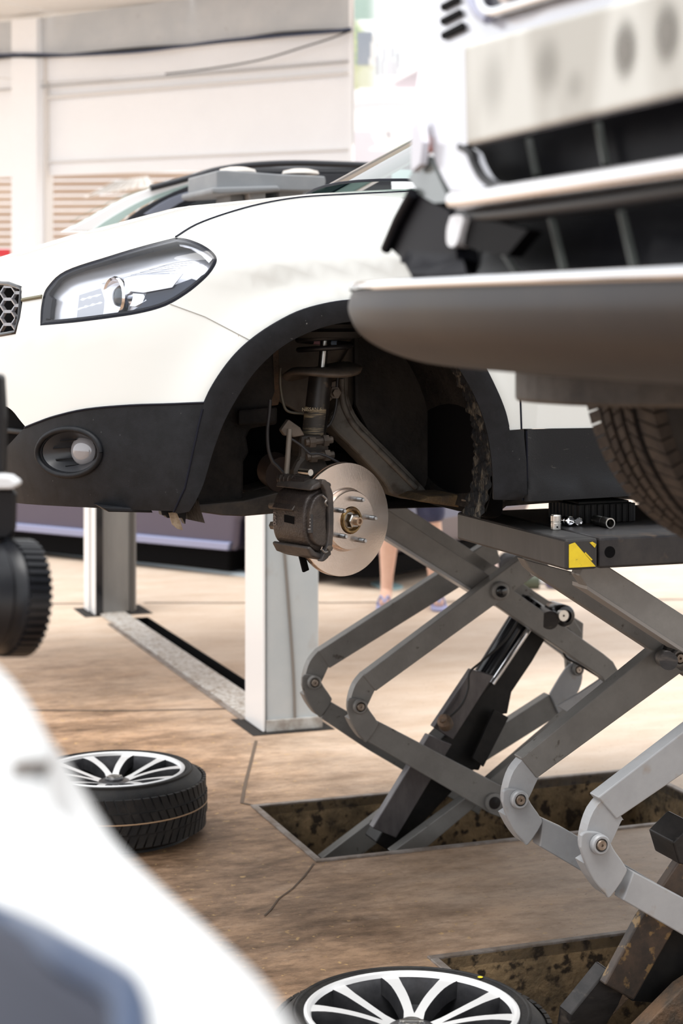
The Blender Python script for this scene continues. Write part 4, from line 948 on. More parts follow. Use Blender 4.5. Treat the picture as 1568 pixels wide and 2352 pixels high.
bpoly('wing_brace', [(622, 800), (640, 800), (645, 900), (640, 930), (605, 935), (610, 905), (625, 890)], 4.38, .02, rusty, car, .003)
bpoly('wing_brace', [(775, 1010), (800, 980), (850, 740), (838, 738), (790, 820), (770, 850)], 4.44, .02, inner, car, .003)
railp = bent([(772, 858), (800, 858), (802, 905), (818, 950), (850, 990), (905, 1045), (965, 1108), (980, 1130), (962, 1148), (905, 1140), (880, 1105), (820, 1040), (765, 985), (758, 960), (775, 930), (780, 890)], 3)
bpoly('chassis_rail', railp, 4.36, .10, rail, car, .012)
tube('rail_ridge', [on_b(x, y, 4.355) for x, y in ((785, 870), (788, 925), (812, 975), (850, 1015), (905, 1070), (955, 1120))], .008, rail, car, 8)
bpoly('subframe', [(640, 1080), (700, 1090), (760, 1150), (900, 1150), (1060, 1125), (1080, 1150), (1060, 1165), (900, 1168), (640, 1182)], 4.42, .2, dark, car, .006)
bpoly('subframe_arm', [(560, 1130), (660, 1100), (720, 1125), (720, 1160), (640, 1172), (562, 1182)], 4.40, .1, mat('dirty_black', (.028, .024, .022), .65, c2=(.07, .055, .045), scale=16), car, .01)
revolve('subframe_bolt', [(.016, 0), (.016, .01), (.009, .014), (0, .014)], on_b(618, 1148, 4.39), -WV, rusty, car, 6)
bpoly('sill_end', [(960, 1152), (985, 1140), (1060, 1136), (1130, 1142), (1135, 1160), (1070, 1168), (980, 1155)], 4.20, .15, mat('rust_brown', (.05, .034, .02), .8, c2=(.11, .07, .03), scale=14, bump=.5, bscale=80), car, .008)
bpoly('sill_flange', [(1075, 1150), (1480, 1135), (1700, 1125), (1700, 1134), (1480, 1143), (1180, 1150), (1150, 1174), (1085, 1172)], 4.12, .05, mat('underseal', (.05, .044, .036), .8, c2=(.16, .13, .10), scale=12, extra=(20, .6, .7, (.30, .2, .09)), bump=.5, bscale=90), car, .004)
# ---- strut, spring seat, hub ----------------------------------------------
SB = 4.27
st = lambda x, y, d=0: on_b(x, y, SB+d)
strm = mat('strut_black', (.012, .0115, .0115), .4, c2=(.03, .025, .022), scale=14, extra=(30, .60, .68, (.09, .07, .05)))
strut = rod('strut', st(714, 1062), st(738, 848), .0295, strm, car, 28)
rod('strut_rod', st(739, 850), st(746, 772), .0105, steel, strut, 16)
lab = revolve('strut_label', [(.0299, 0), (.0299, .072)], st(720, 1003), st(738, 848)-st(714, 1062), mat('label_tan', (.30, .24, .15), .6, c2=(.05, .045, .04), scale=8, stretch=(1, 1, 14), lo=.46, hi=.52), strut, 28, cap=False)
revolve('strut_collar', [(.034, -.008), (.036, 0), (.036, .008), (.033, .012)], st(715, 1045), st(738, 848)-st(714, 1062), strm, strut, 24)
seatm = mat('seat_steel', (.075, .062, .052), .55, .2, c2=(.15, .12, .095), scale=14)
def seat(u, v):
    t = u*2*math.pi; r = .022+.078*v; lip = -.012*max(0, v-.75)*4
    e = 1+.12*math.cos(t-.2)
    c = st(729, 843); return c+Vector((r*e*math.cos(t), r*math.sin(t)*1.0, lip+.010*math.cos(t)*v+.010*math.sin(2*t)*v))
ss = grid('spring_seat', seat, 40, 8, seatm, car, wrapu=True); md = ss.modifiers.new('thick', 'SOLIDIFY'); md.thickness = .010
coil = []
for i in range(70):
    t = i/69*1.35*2*math.pi; coil.append(st(745, 800)+Vector((.066*math.cos(t+3.4), .066*math.sin(t+3.4), -.004+.034*i/69)))
cs_ = tube('coil_spring', coil, .0068, mat('spring_black', (.016, .016, .018), .4), car, 10, 1)
for i, c_ in ((32, (.30, .42, .60)), (36, (.50, .24, .30)), (38, (.5, .26, .32))):
    tube('spring_mark', coil[i:i+3], .0073, mat('mark_%d' % i, c_, .5), cs_, 10, 1)
revolve('strut_mount', [(.045, 0), (.085, .008), (.095, .022), (.080, .030), (.085, .040), (.070, .05), (.075, .06), (.05, .07), (.04, .1)], st(748, 782), ZV, mat('mount_rubber', (.02, .019, .019), .7), car, 32)
knk = mat('knuckle_cast', (.045, .040, .036), .55, .2, c2=(.085, .07, .058), scale=16)
bpoly('knuckle', bent([(690, 1000), (740, 1000), (758, 1030), (750, 1060), (770, 1110), (760, 1180), (700, 1190), (676, 1150), (672, 1080), (690, 1050)], 2), 4.22, .08, knk, car, .012)
for x, y in ((735, 1012), (738, 1046)):
    rod('knuckle_bolt', on_b(x-34, y+4, 4.20), on_b(x+28, y-2, 4.20), .009, seatm, car, 8)
    rod('bolt_nut', on_b(x-26, y+4, 4.20), on_b(x-12, y+3, 4.20), .014, seatm, car, 6)
    rod('bolt_nut', on_b(x+6, y, 4.20), on_b(x+18, y-1, 4.20), .015, seatm, car, 6)
bpoly('brake_hose_bracket', [(752, 880), (778, 872), (776, 905), (758, 922), (748, 920)], 4.30, .02, seatm, car, .003)
revolve('bracket_bolt', [(.016, 0), (.016, .006), (.010, .006), (.010, .016), (0, .016)], on_b(768, 902, 4.30), -WV, seatm, car, 6)
bpoly('link_bracket', [(645, 988), (663, 963), (690, 982), (700, 1000), (672, 1005), (668, 996), (655, 1002)], 4.16, .02, seatm, car, .003)
rod('stabiliser_link', on_b(665, 985, 4.14), on_b(655, 1130, 4.14), .0065, mat('link_grey', (.20, .18, .155), .5, .3), car, 12)
hs = mat('hose_dark', (.03, .03, .033), .5)
tube('brake_hose', [on_b(x, y, 4.2) for x, y in ((620, 918), (618, 950), (614, 990), (616, 1030), (625, 1058), (636, 1070), (650, 1085))], .0045, hs, car, 8)
tube('sensor_cable', [on_b(x, y, 4.3) for x, y in ((645, 845), (643, 880), (650, 925), (662, 945), (695, 950))], .0035, mat('line_olive', (.12, .11, .085), .5), car, 8)
tube('sensor_cable', [on_b(x, y, 4.15) for x, y in ((668, 1008), (690, 1022), (712, 1042), (730, 1042), (755, 1050), (790, 1070))], .0032, hs, car, 8)
tube('brake_line', [on_b(x, y, 4.3) for x, y in ((790, 830), (775, 870), (772, 930), (760, 970), (742, 985))], .0035, hs, car, 8)
revolve('driveshaft_boot', [(.02, 0), (.03, .02), (.028, .03), (.04, .045), (.038, .055), (.05, .075), (.05, .1)], on_b(610, 1085, 4.5), on_b(700, 1105, 4.3)-on_b(610, 1085, 4.5), mat('boot_rubber', (.02, .019, .019), .6), car, 24)
rod('cv_housing', on_b(628, 1078, 4.42), on_b(648, 1090, 4.36), .045, mat('cv_brown', (.06, .042, .036), .6), car, 24)
# ---- brake: disc, hub, studs, caliper (frame turned with the steering) -----
HB = on_b(806, 1195, 4.08)
SA = math.radians(39); NX_ = Vector((math.sin(SA), -math.cos(SA), 0)); TX = Vector((math.cos(SA), math.sin(SA), 0))
def D3(t, n, z): return HB+TX*t+NX_*n+ZV*z
disc = revolve('brake_disc', [(.068, -.045), (.068, -.040), (.1355, -.042), (.1360, -.0405), (.1360, -.034), (.130, -.0335), (.130, -.0300), (.1360, -.0295), (.1360, -.0235), (.1350, -.022), (.0765, -.022), (.0745, -.0235), (.0725, -.022), (.0712, -.004), (.0690, 0), (.033, 0), (.031, -.003), (.031, -.02)], HB, NX_, discm, car, 96, ang=30, cap=False)
revolve('disc_edge', [(.1295, -.0405), (.1295, -.0235)], HB, NX_, mat('disc_rust', (.05, .042, .04), .6, .5), disc, 64, cap=False)
hub = revolve('hub', [(.0305, -.03), (.0300, .004), (.0290, .006), (.0250, .006), (.0235, -.008), (.0, -.010)], HB, NX_, mat('hub_brass', (.42, .30, .14), .4, .9, c2=(.16, .10, .06), scale=40), disc, 40)
revolve('axle_washer', [(.0185, -.010), (.0185, -.004), (.0, -.004)], HB, NX_, steel, hub, 28)
revolve('axle_nut', [(.0175, -.004), (.0175, .014), (.0150, .017), (.0, .017)], HB, NX_, steel, hub, 6, smooth=False)
revolve('axle_end', [(.0105, .010), (.0105, .030), (.0095, .033), (.0060, .033), (.0045, .026), (0, .026)], HB, NX_, mat('axle_bronze', (.50, .38, .28), .35, .9), hub, 20)
studm = mat('stud_zinc', (.20, .21, .22), .35, .8)
for k in range(5):
    a_ = math.radians(4+72*k); c = HB+TX*(.0515*math.cos(a_))+ZV*(.0515*math.sin(a_))
    prof = [(.0058, -.002), (.0058, .010), (.0052, .0115)]
    for q in range(8): prof += [(.0056, .012+q*.0020), (.0049, .013+q*.0020)]
    prof += [(.0050, .029), (.0042, .031), (.0, .031)]
    revolve('wheel_stud', prof, c, NX_, studm, disc, 14)
    revolve('stud_tip', [(.0040, .0308), (.0036, .0322), (0, .0325)], c, NX_, mat('stud_tip', (.55, .56, .57), .4, .7), disc, 12)
revolve('splash_shield', [(.06, -.062), (.128, -.060), (.128, -.058), (.06, -.058)], HB, NX_, mat('shield_black', (.02, .019, .018), .5), car, 48, closed=True)
# caliper: profile in (t, z) extruded along the axle direction
def D3(t, n, z): return HB+TX*(t*.93-.006)+NX_*n+ZV*(z*.95+.012)
def dprism(name, tz, n0, n1, m, parent, bev=.004): return prism(name, [D3(t, n0, z) for t, z in tz], NX_*(n1-n0), m, parent, bev, 3)
cal = dprism('caliper', catmull([(-.100, .078), (-.128, .070), (-.150, .052), (-.160, .020), (-.162, -.020), (-.154, -.052), (-.134, -.072), (-.106, -.080), (-.092, -.040), (-.088, .0), (-.092, .04), (-.100, .078)], 3)[:-1], -.105, .018, calm, car, .010)
dprism('caliper_finger', catmull([(-.094, .058), (-.112, .064), (-.136, .055), (-.150, .030), (-.153, .0), (-.150, -.030), (-.138, -.056), (-.114, -.066), (-.096, -.060), (-.100, -.020), (-.100, .02), (-.094, .058)], 3)[:-1], .012, .032, calm, cal, .006)
prism('caliper_window', [D3(-.1625, n, z) for n, z in ((-.055, -.010), (-.018, -.012), (-.018, .006), (-.055, .008))], -TX*.0012, dark, cal, .0)
dprism('caliper_lug', [(-.168, .022), (-.156, .036), (-.150, .028), (-.158, .016)], -.10, -.02, calm, cal, .003)
brk = mat('carrier_cast', (.040, .036, .035), .5, .25, c2=(.08, .066, .058), scale=22)
dprism('carrier', [(-.080, .086), (-.105, .098), (-.142, .086), (-.150, .072), (-.128, .074), (-.102, .082), (-.085, .074)], -.110, .030, brk, cal, .006)
dprism('carrier', [(-.080, -.088), (-.108, -.102), (-.146, -.088), (-.160, -.066), (-.150, -.062), (-.132, -.078), (-.104, -.088), (-.086, -.078)], -.110, .030, brk, cal, .006)
dprism('carrier_frame', catmull([(-.084, .062), (-.098, .090), (-.116, .100), (-.120, .088), (-.108, .070), (-.100, .030), (-.098, -.03), (-.106, -.070), (-.116, -.086), (-.122, -.102), (-.100, -.094), (-.086, -.062), (-.082, 0), (-.084, .062)], 2)[:-1], .020, .038, brk, cal, .005)
dprism('brake_pad', [(-.066, .050), (-.086, .056), (-.090, -.056), (-.068, -.052)], -.018, .010, dark, cal, .002)
pl_ = mat('pad_label', (.025, .025, .027), .4)
prism('pad_plate', [D3(-.1455, n, z) for n, z in ((.020, .012), (.034, .016), (.034, -.030), (.022, -.032), (.016, -.020))], -TX*.006, pl_, cal, .001)
for zz in (.004, -.004, -.012, -.020): prism('pad_print', [D3(-.1520, n, z) for n, z in ((.023, zz), (.032, zz+.001), (.032, zz-.001), (.023, zz-.002))], -TX*.0004, mat('print_grey', (.35, .35, .35), .5), cal)
rod('slide_pin', D3(-.128, -.115, .090), D3(-.118, -.02, .088), .0115, calm, cal, 16)
for q in range(4): revolve('pin_boot', [(.013, -.003), (.0145, 0), (.013, .003)], D3(-.128+.003*q, -.10+.012*q, .0900), NX_, calm, cal, 16)
rod('bleed_screw', D3(-.150, -.125, .024), D3(-.146, -.09, .026), .008, seatm, cal, 12)
rod('guide_bolt', D3(-.146, -.125, -.026), D3(-.142, -.10, -.026), .010, seatm, cal, 6)
rod('guide_bolt', D3(-.112, -.015, .112), D3(-.112, -.055, .112), .008, steel, cal, 10)
rod('guide_bolt', D3(-.098, .030, -.070), D3(-.098, .044, -.070), .007, seatm, cal, 6)
sp_ = mat('pad_spring', (.20, .185, .17), .35, .7)
tube('pad_spring', [D3(-.118, .036, .060), D3(-.108, .040, .050), D3(-.112, .040, .042), D3(-.104, .038, .034)], .0025, sp_, cal, 6)
tube('pad_spring', [D3(-.120, .036, -.072), D3(-.110, .038, -.080), D3(-.100, .038, -.076)], .0025, sp_, cal, 6)
dprism('shield_tab', [(-.118, -.095), (-.098, -.098), (-.086, -.135), (-.104, -.140)], -.058, -.050, dark, car, .002)
def text_on(name, body, size, origin, xd, yd, m, parent):
    cu = bpy.data.curves.new(name, 'FONT'); cu.body = body; cu.size = size; cu.extrude = .0003; cu.align_x = 'CENTER'
    to = bpy.data.objects.new(name, cu); col.objects.link(to); bpy.context.view_layer.update()
    me = bpy.data.meshes.new_from_object(to.evaluated_get(bpy.context.evaluated_depsgraph_get())); bpy.data.objects.remove(to)
    xd, yd = Vector(xd).normalized(), Vector(yd).normalized(); zd = xd.cross(yd)
    M = Matrix((xd, yd, zd)).transposed().to_4x4(); M.translation = Vector(origin); me.transform(M)
    return link(name, me, m, parent)
text_on('strut_print', 'NISSAN 6', .0125, on_b(716, 944, SB-.0305), UV, ZV, mat('print_tan', (.42, .36, .24), .6), strut)
text_on('cast_lettering', '1400', .017, D3(-.1635, -.098, -.004), (0, 0, -1), NX_, mat('cast_light', (.22, .19, .18), .5, .3), cal)
# ------------------------------------------------------------------ silver car raised at the right, its front end towards the left
FBC = 1.86
def fg_in(off0, half=.85, L=.5, n=4.0):
    def f(a, b, z):
        s = np.abs(b-FBC)/half
        A = .88+off0(z)+L*(1-np.maximum(1-np.minimum(s, 1)**n, 0)**(1/n))
        return np.minimum(a-A, half*.999-np.abs(b-FBC)+np.maximum(0, 0))
    return f
def prof(z): return np.interp(z, [1.50, 1.585, 1.615, 1.66, 1.695, 1.72, 1.80, 1.90, 2.0, 2.3], [.16, .10, .035, .0, .004, .05, .055, .06, .07, .16])
FB = Body(fg_in(prof), (.86, -.42, -.18), 5.5, 1.0)
FL = Body(fg_in(lambda z: prof(z)+.06), (.86, -.42, -.18), 5.5, 1.0)
fgc = empty('silver_car', W3(3.2, FBC, 1.25), 'silver car raised high in the foreground at right, front bumper with number plate', 'car')
blackg = mat('grille_black', (.003, .003, .005), .35, c2=(.006, .006, .008), scale=20, spec=.06)
# lower lip: swept section
LIPZ = [(1.700, .030), (1.695, .004), (1.675, -.004), (1.655, -.002), (1.630, .010), (1.607, .040), (1.590, .085), (1.583, .14)]
def plan(s, inset=0.0, half=.85, L=.5, n=4.0):
    """s from -1 (near side) to 1 (far side) along the bumper plan curve, then back along the far flank"""
    b = FBC+half*math.copysign(min(abs(s), 1), s)*1.0
    return b
def lip_pt(t, z, o):
    # arc-like parameter: t in 0..1 from near (out of frame) round the far corner to the flank
    th = -1.57+3.10*t
    c, s_ = math.cos(min(max(th, -1.57), 1.57)), math.sin(min(max(th, -1.57), 1.57))
    e = 2/4.0; hw = .85-o; Ld = .5
    b = FBC+hw*math.copysign(abs(s_)**e, s_); a = .88+o+Ld*(1-abs(c)**e)
    return W3(a, b, z)
lipm = mat('lip_paint', (.034, .031, .032), .42, .1, c2=(.044, .039, .037), scale=3, spec=.22)
lip = grid('bumper_lip', lambda u, v: lip_pt(u, *catmull(LIPZ, 4)[min(int(v*(len(catmull(LIPZ, 4))-1)+.5), 28)]), 90, 29, lipm, fgc)
lipc = catmull(LIPZ, 4)
tube('lip_trim', [lip_pt(t, 1.698, .002) for t in np.linspace(0, 1, 60)], .0075, chrome, fgc, 10, 1)
grid('lip_shelf', lambda u, v: lip_pt(u, 1.700, .03+.10*v), 60, 3, blackg, fgc)
# black lower intake and the corner piece
lowi = dens([(945, 640), (1000, 640), (1300, 640), (1568, 636), (1800, 630), (1800, 380), (1568, 412), (1300, 452), (1110, 478), (1075, 480), (1030, 470), (985, 430), (960, 480), (915, 572), (940, 590)], 16)
FL.panel('lower_intake', lowi, blackg, fgc, .04, -.02, .01)
tube('intake_edge', FB.curve(dens([(1060, 500), (1200, 486), (1400, 460), (1568, 435), (1800, 400)], 16, False), .0), .012, mat('intake_trim', (.016, .016, .018), .35, spec=.3), fgc, 8, 1)
cor = dens([(918, 574), (945, 510), (985, 436), (1002, 462), (1050, 486), (1062, 540), (1070, 600), (1080, 648), (1000, 650), (950, 646), (940, 620), (938, 592)], 10)
FB.panel('corner_fin', cor, mat('fin_black', (.005, .005, .008), .55, spec=.15), fgc, .03, .012, .03)
tube('fin_edge', FB.curve(dens([(918, 574), (945, 510), (985, 436)], 10, False), .02), .008, mat('fin_black', (.02, .02, .026)), fgc, 8, 1)
finm = mat('fin_grey', (.10, .11, .10), .4)
for x, y0, y1 in ((1192, 585, 645), (1300, 500, 640), (1462, 485, 636), (1640, 470, 632)):
    c = FL.curve([(x-18, y0), (x+4, y1)], .01)
    if len(c) == 2: sweep('intake_fin', c, .0025, .004, finm, fgc, UV)
# silver bumper skin with the upper opening, chrome-bright lower edge
opening = sp((1072, 338), (1092, 350), (1104, 378), (1122, 408), (1150, 428), (1185, 434), n=4)+dens([(1185, 434), (1568, 384), (1800, 350), (1800, 160), (1568, 222)], 20, False)
skin = sp((985, 200), (1000, 300), (1020, 372), (1045, 425), (1075, 466), (1115, 476), n=4)+dens([(1115, 476), (1300, 450), (1568, 406), (1800, 372), (1800, -260), (1500, -230), (1200, -190), (1000, -160)], 20, False)+sp((992, -150), (984, 0), (982, 100), n=4)
FB.panel('bumper_skin', skin, silver, fgc, .04, .012, .02, holes=[opening])
tube('chrome_strip', FB.curve(sp((1078, 462), (1112, 462), (1185, 452), n=3)+dens([(1185, 452), (1568, 396), (1800, 362)], 14, False), .020), .0125, mat('bright_trim', (.82, .81, .82), .15, .9), fgc, 10, 1)
FL.panel('upper_intake', dens([(1060, 335), (1100, 440), (1200, 450), (1568, 400), (1800, 365), (1800, 140), (1568, 200)], 20), blackg, fgc, .05, 0, .01)
tube('opening_trim', FB.curve(opening[:24], .008), .006, mat('intake_trim', (.045, .045, .05)), fgc, 8, 1)
for x, y0, y1 in ((1242, 322, 404), (1402, 285, 380)):
    c = FL.curve([(x-8, y0), (x+10, y1)], .012)
    if len(c) == 2: sweep('intake_fin', c, .0025, .004, finm, fgc, UV)
# side: bright fender edge, grey marker triangle, amber lamp
FS = Body(fg_in(lambda z: prof(z)+.02, 1.02, .55, 5.0), (.86, -.42, -.18), 5.5, 1.0)
fend_ = sp((945, 385), (946, 300), (958, 180), (975, 60), (985, -60), (992, -160), n=3)+dens([(992, -160), (1060, -170), (1040, -60), (1030, 60)], 14, False)+sp((1030, 60), (1012, 200), (1010, 290), (1018, 340), (1000, 385), (985, 408), (960, 398), n=3)
wh_bright = mat('fender_overexposed', (.86, .86, .90), .25, .1, coat=.5)  # overexposure painted in: whiter than the silver of the body
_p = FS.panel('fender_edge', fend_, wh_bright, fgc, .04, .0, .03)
FS.panel('side_lamp_housing', dens([(985, 412), (1010, 378), (1032, 362), (1060, 420), (1082, 468), (1045, 470), (1010, 450)], 8), mat('lamp_grey', (.16, .18, .18), .2, .3, coat=.5), fgc, .02, .030, .03)
FS.panel('amber_marker', dens([(1012, 322), (1030, 318), (1034, 352), (1020, 362)], 8), mat('amber', (.62, .16, .09), .3), fgc, .02, .034, .01)
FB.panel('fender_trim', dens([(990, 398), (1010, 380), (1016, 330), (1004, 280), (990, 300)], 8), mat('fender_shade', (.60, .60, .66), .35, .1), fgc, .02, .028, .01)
for q in ([(1037, 20), (1076, 0), (1079, 13), (1038, 33)], [(1036, 53), (1081, 30), (1085, 43), (1038, 66)], [(1038, 86), (1088, 60), (1093, 76), (1040, 99)], [(1037, -14), (1071, -32), (1074, -20), (1037, 0)]):
    FB.panel('vent_slot', dens(q, 6), dark, fgc, .02, .017, .004)
tube('bonnet_line', FB.curve(sp((1098, -60), (1110, 0), (1130, 40), (1155, 60), n=4), .022), .006, mat('line_shade', (.36, .37, .48), .3, .3), fgc, 8, 1)
# lamp above the plate
lampo = sp((1148, -80), (1140, -20), (1148, 28), (1170, 44), (1200, 38), n=4)+dens([(1200, 38), (1345, -4), (1500, -60), (1500, -160), (1250, -150)], 14, False)
FB.panel('headlamp', lampo, mat('lamp_dark', (.012, .010, .018), .25, spec=.2), fgc, .03, .018, .01)
tube('headlamp_ring', FB.curve(lampo[:17]+dens([(1200, 38), (1345, -4), (1450, -40)], 12, False), .026), .006, chrome, fgc, 8, 1)
lc = FB.curve([(1205, -8)], .02)[0]; revolve('headlamp_bulb', [(.018, 0), (.017, .008), (.010, .014), (0, .016)], lc, -UV, mat('lamp_pale', (.75, .70, .68), .2, .4), fgc, 24)
# number plate: cream, print too blurred to read
def plate_material():
    m = mat('plate_cream', (.66, .66, .60), .4); n = m.node_tree.nodes; l = m.node_tree.links; p = n['Principled BSDF']
    tc = n.new('ShaderNodeTexCoord'); mp = n.new('ShaderNodeMapping'); mp.inputs['Scale'].default_value = (22, 22, 5); l.new(tc.outputs['Object'], mp.inputs[0])
    t = n.new('ShaderNodeTexNoise'); t.inputs['Scale'].default_value = .55; t.inputs['Detail'].default_value = 1; l.new(mp.outputs[0], t.inputs[0])
    r = n.new('ShaderNodeValToRGB'); r.color_ramp.elements[0].position = .38; r.color_ramp.elements[0].color = (.44, .43, .39, 1); r.color_ramp.elements[1].position = .6; r.color_ramp.elements[1].color = (.60, .60, .56, 1)
    l.new(t.outputs[0], r.inputs[0]); l.new(r.outputs[0], p.inputs['Base Color']); return m
PLA = .918
plp = [on_a(1062, 104, PLA), on_a(1620, -52, PLA), on_a(1620, 202, PLA), on_a(1068, 334, PLA)]
plo = prism('number_plate', plp, UV*.012, plate_material(), fgc, .006, 3)
soft = mat('plate_smudge', (.30, .29, .27), .6)
def smudge(cx, cy, rx, ry, k0=1.0):
    """soft-edged dark mark: a flat disc of blurred print with alpha falling off to its rim"""
    m = MATS.get('plate_mark')
    if not m:
        m = bpy.data.materials.new('plate_mark'); m.use_nodes = True; n = m.node_tree.nodes; l = m.node_tree.links; p = n['Principled BSDF']
        p.inputs['Base Color'].default_value = (.22, .21, .19, 1); p.inputs['Roughness'].default_value = .6
        at = n.new('ShaderNodeVertexColor'); at.layer_name = 'fade'; l.new(at.outputs[0], p.inputs['Alpha']); MATS['plate_mark'] = m
    vs = [on_a(cx, cy, PLA-.0015)]; al = [k0]; fs = []
    for j, (q, a_) in enumerate(((.3, .85), (.55, .5), (.8, .15), (1.0, 0))):
        for k in range(20):
            t = 2*math.pi*k/20; vs.append(on_a(cx+rx*q*math.cos(t)*1.0, cy+ry*q*math.sin(t)-.25*rx*q*math.cos(t), PLA-.0015)); al.append(a_*k0)
    for k in range(20):
        fs.append([0, 1+k, 1+(k+1) % 20])
        for j in range(3): fs.append([1+j*20+k, 1+(j+1)*20+k, 1+(j+1)*20+(k+1) % 20, 1+j*20+(k+1) % 20])
    me = bpy.data.meshes.new('plate_print'); me.from_pydata([tuple(v) for v in vs], [], fs); ca = me.color_attributes.new('fade', 'FLOAT_COLOR', 'POINT')
    ca.data.foreach_set('color', np.array([[x, x, x, 1] for x in al], np.float32).ravel()); link('plate_print', me, m, plo)
smudge(1434, 112, 34, 88); smudge(1255, 150, 40, 90, .35); smudge(1318, 195, 30, 50, .2); smudge(1130, 190, 40, 110, .2); smudge(1530, 74, 36, 92)
# fog cup, tow bracket under the lip
FB.panel('fog_cup', sp((1064, 500), (1080, 496), (1094, 502), (1088, 530), (1078, 562), (1066, 570), (1056, 560), (1056, 528), (1064, 500), n=3)[:-1], mat('cup_highlight', (.72, .72, .74), .3, .2), fgc, .015, .018, .02)  # bright highlight on the cup painted as a pale panel
FB.panel('fog_pod', dens([(1090, 505), (1160, 512), (1230, 530), (1180, 590), (1110, 575), (1082, 565)], 10), mat('pod_black', (.004, .0035, .004), .5, spec=.06), fgc, .03, .010, .02)
bk_ = mat('bracket_plastic', (.085, .074, .066), .55, c2=(.03, .026, .024), scale=8)
lo_ = on_b(1270, 835, 2.25)
def brk_f(u, v):
    th = math.pi*(.05+.95*u)+math.pi*.5; c = on_b(1180, 860, 2.42); q = on_b(1400, 870, 2.25)
    cc = c.lerp(q, .0); r = .045
    return Vector((0, 0, 0))
prism('tow_bracket', [on_z(0, 0, 0) if False else W3(a, b, 1.530) for a, b in catmull([(1.205, 2.52), (1.17, 2.46), (1.165, 2.38), (1.20, 2.28), (1.28, 2.22), (1.42, 2.2), (1.5, 2.3), (1.45, 2.5), (1.3, 2.56), (1.205, 2.52)], 3)[:-1]], (0, 0, .058), bk_, fgc, .006, 3)
boxab('undertray', 1.05, 4.9, 1.15, 2.55, 1.585, 1.66, blackg, fgc, .02)
# front wheel on the far side
WC = W3(1.645, 2.35, 1.58)
fwr = .307
tp = [(.20, .0), (.235, -.012), (.270, -.006), (.292, .010), (.303, .028), (fwr, .05), (fwr+.001, .11), (fwr, .17), (.303, .192), (.292, .21), (.262, .226), (.22, .228), (.20, .22)]
fty = revolve('tyre', tp, WC, WV, rubber, fgc, 80, closed=False, cap=False)
for z_ in (.062, .098, .134, .168): revolve('tread_groove', [(fwr+.0015, z_-.004), (fwr+.0018, z_), (fwr+.0015, z_+.004)], WC, WV, dark, fty, 80, cap=False)
vs, fs = [], []
x_, y_, n__ = frame_from(WV)
for k in range(90):
    for (h0, h1, sl) in ((.006, .056, .03), (.069, .092, .03), (.105, .128, -.03), (.141, .162, -.03), (.174, .214, -.03)):
        t0 = 2*math.pi*k/90; t1 = t0+2*math.pi/90*.86; s0 = len(vs)
        for rr in (fwr-.02, fwr+.0045-.10*max(0, .03-h0)-.10*max(0, h1-.19)):
            for t, h in ((t0, h0), (t1, h0), (t1+sl, h1), (t0+sl, h1)): vs.append(WC+(x_*math.cos(t)+y_*math.sin(t))*rr+WV*h)
        fs += [[s0+4, s0+5, s0+6, s0+7], [s0, s0+4, s0+7, s0+3], [s0+1, s0+2, s0+6, s0+5], [s0, s0+1, s0+5, s0+4], [s0+3, s0+7, s0+6, s0+2]]
raw('tread', vs, fs, mat('worn_tread', (.026, .021, .019), .7, c2=(.055, .044, .036), scale=30, spec=.25), fty)
revolve('rim', [(.20, .0), (.19, .02), (.18, .1), (.05, .12), (0, .12)], WC, WV, mat('rim_brown', (.16, .11, .075), .6, .4), fgc, 40, cap=False)
# rest of the body beyond the right frame edge (bonnet, cabin, flank) so the car is whole
def fbody(u, v):
    a = 1.55+3.7*u; zt = np.interp(a, [1.3, 2.2, 2.9, 4.2, 5.25], [2.13, 2.22, 2.72, 2.75, 2.2]); th = math.pi*v
    return W3(a, FBC-.84*math.copysign(abs(math.cos(th))**.4, math.cos(th)), 1.68+(zt-1.68)*abs(math.sin(th))**.5)
grid('body_shell', fbody, 24, 30, silver, fgc)
boxab('nose_corner', 1.0, 1.62, 1.02, 1.42, 1.70, 2.14, silver, fgc, .10, 5)
boxab('bumper_core', 1.12, 1.62, 1.10, 2.45, 1.67, 2.12, blackg, fgc, .04, 3)
boxab('rear_panel', 5.2, 5.26, 1.05, 2.68, 1.62, 2.2, silver, fgc, .03)
for a_, b_ in ((1.625, 1.09), (4.3, 2.4), (4.3, 1.09)):
    w_ = revolve('tyre', tp, W3(a_, b_, 1.58), WV, rubber, fgc, 40, cap=False); revolve('rim', [(.20, .03), (.19, .05), (.18, .1), (.05, .12), (0, .12)], W3(a_, b_, 1.58), WV, alloyd, fgc, 32, cap=False)
# the post lift that carries it stands out of the frame
sl = empty('column_lift', W3(3.2, FBC, 0), 'grey column lift carrying the silver car beyond the right frame edge', 'car lift')
for b_ in (.75, 2.97):
    boxab('lift_column', 3.05, 3.35, b_-.12, b_+.12, 0, 2.9, lgrey, sl, .01)
    boxab('lift_arm', 2.6, 3.8, min(b_, FBC)+(.1 if b_ < FBC else .55), max(b_, FBC)-(.55 if b_ < FBC else .1), 1.50, 1.58, darksteel, sl, .01)
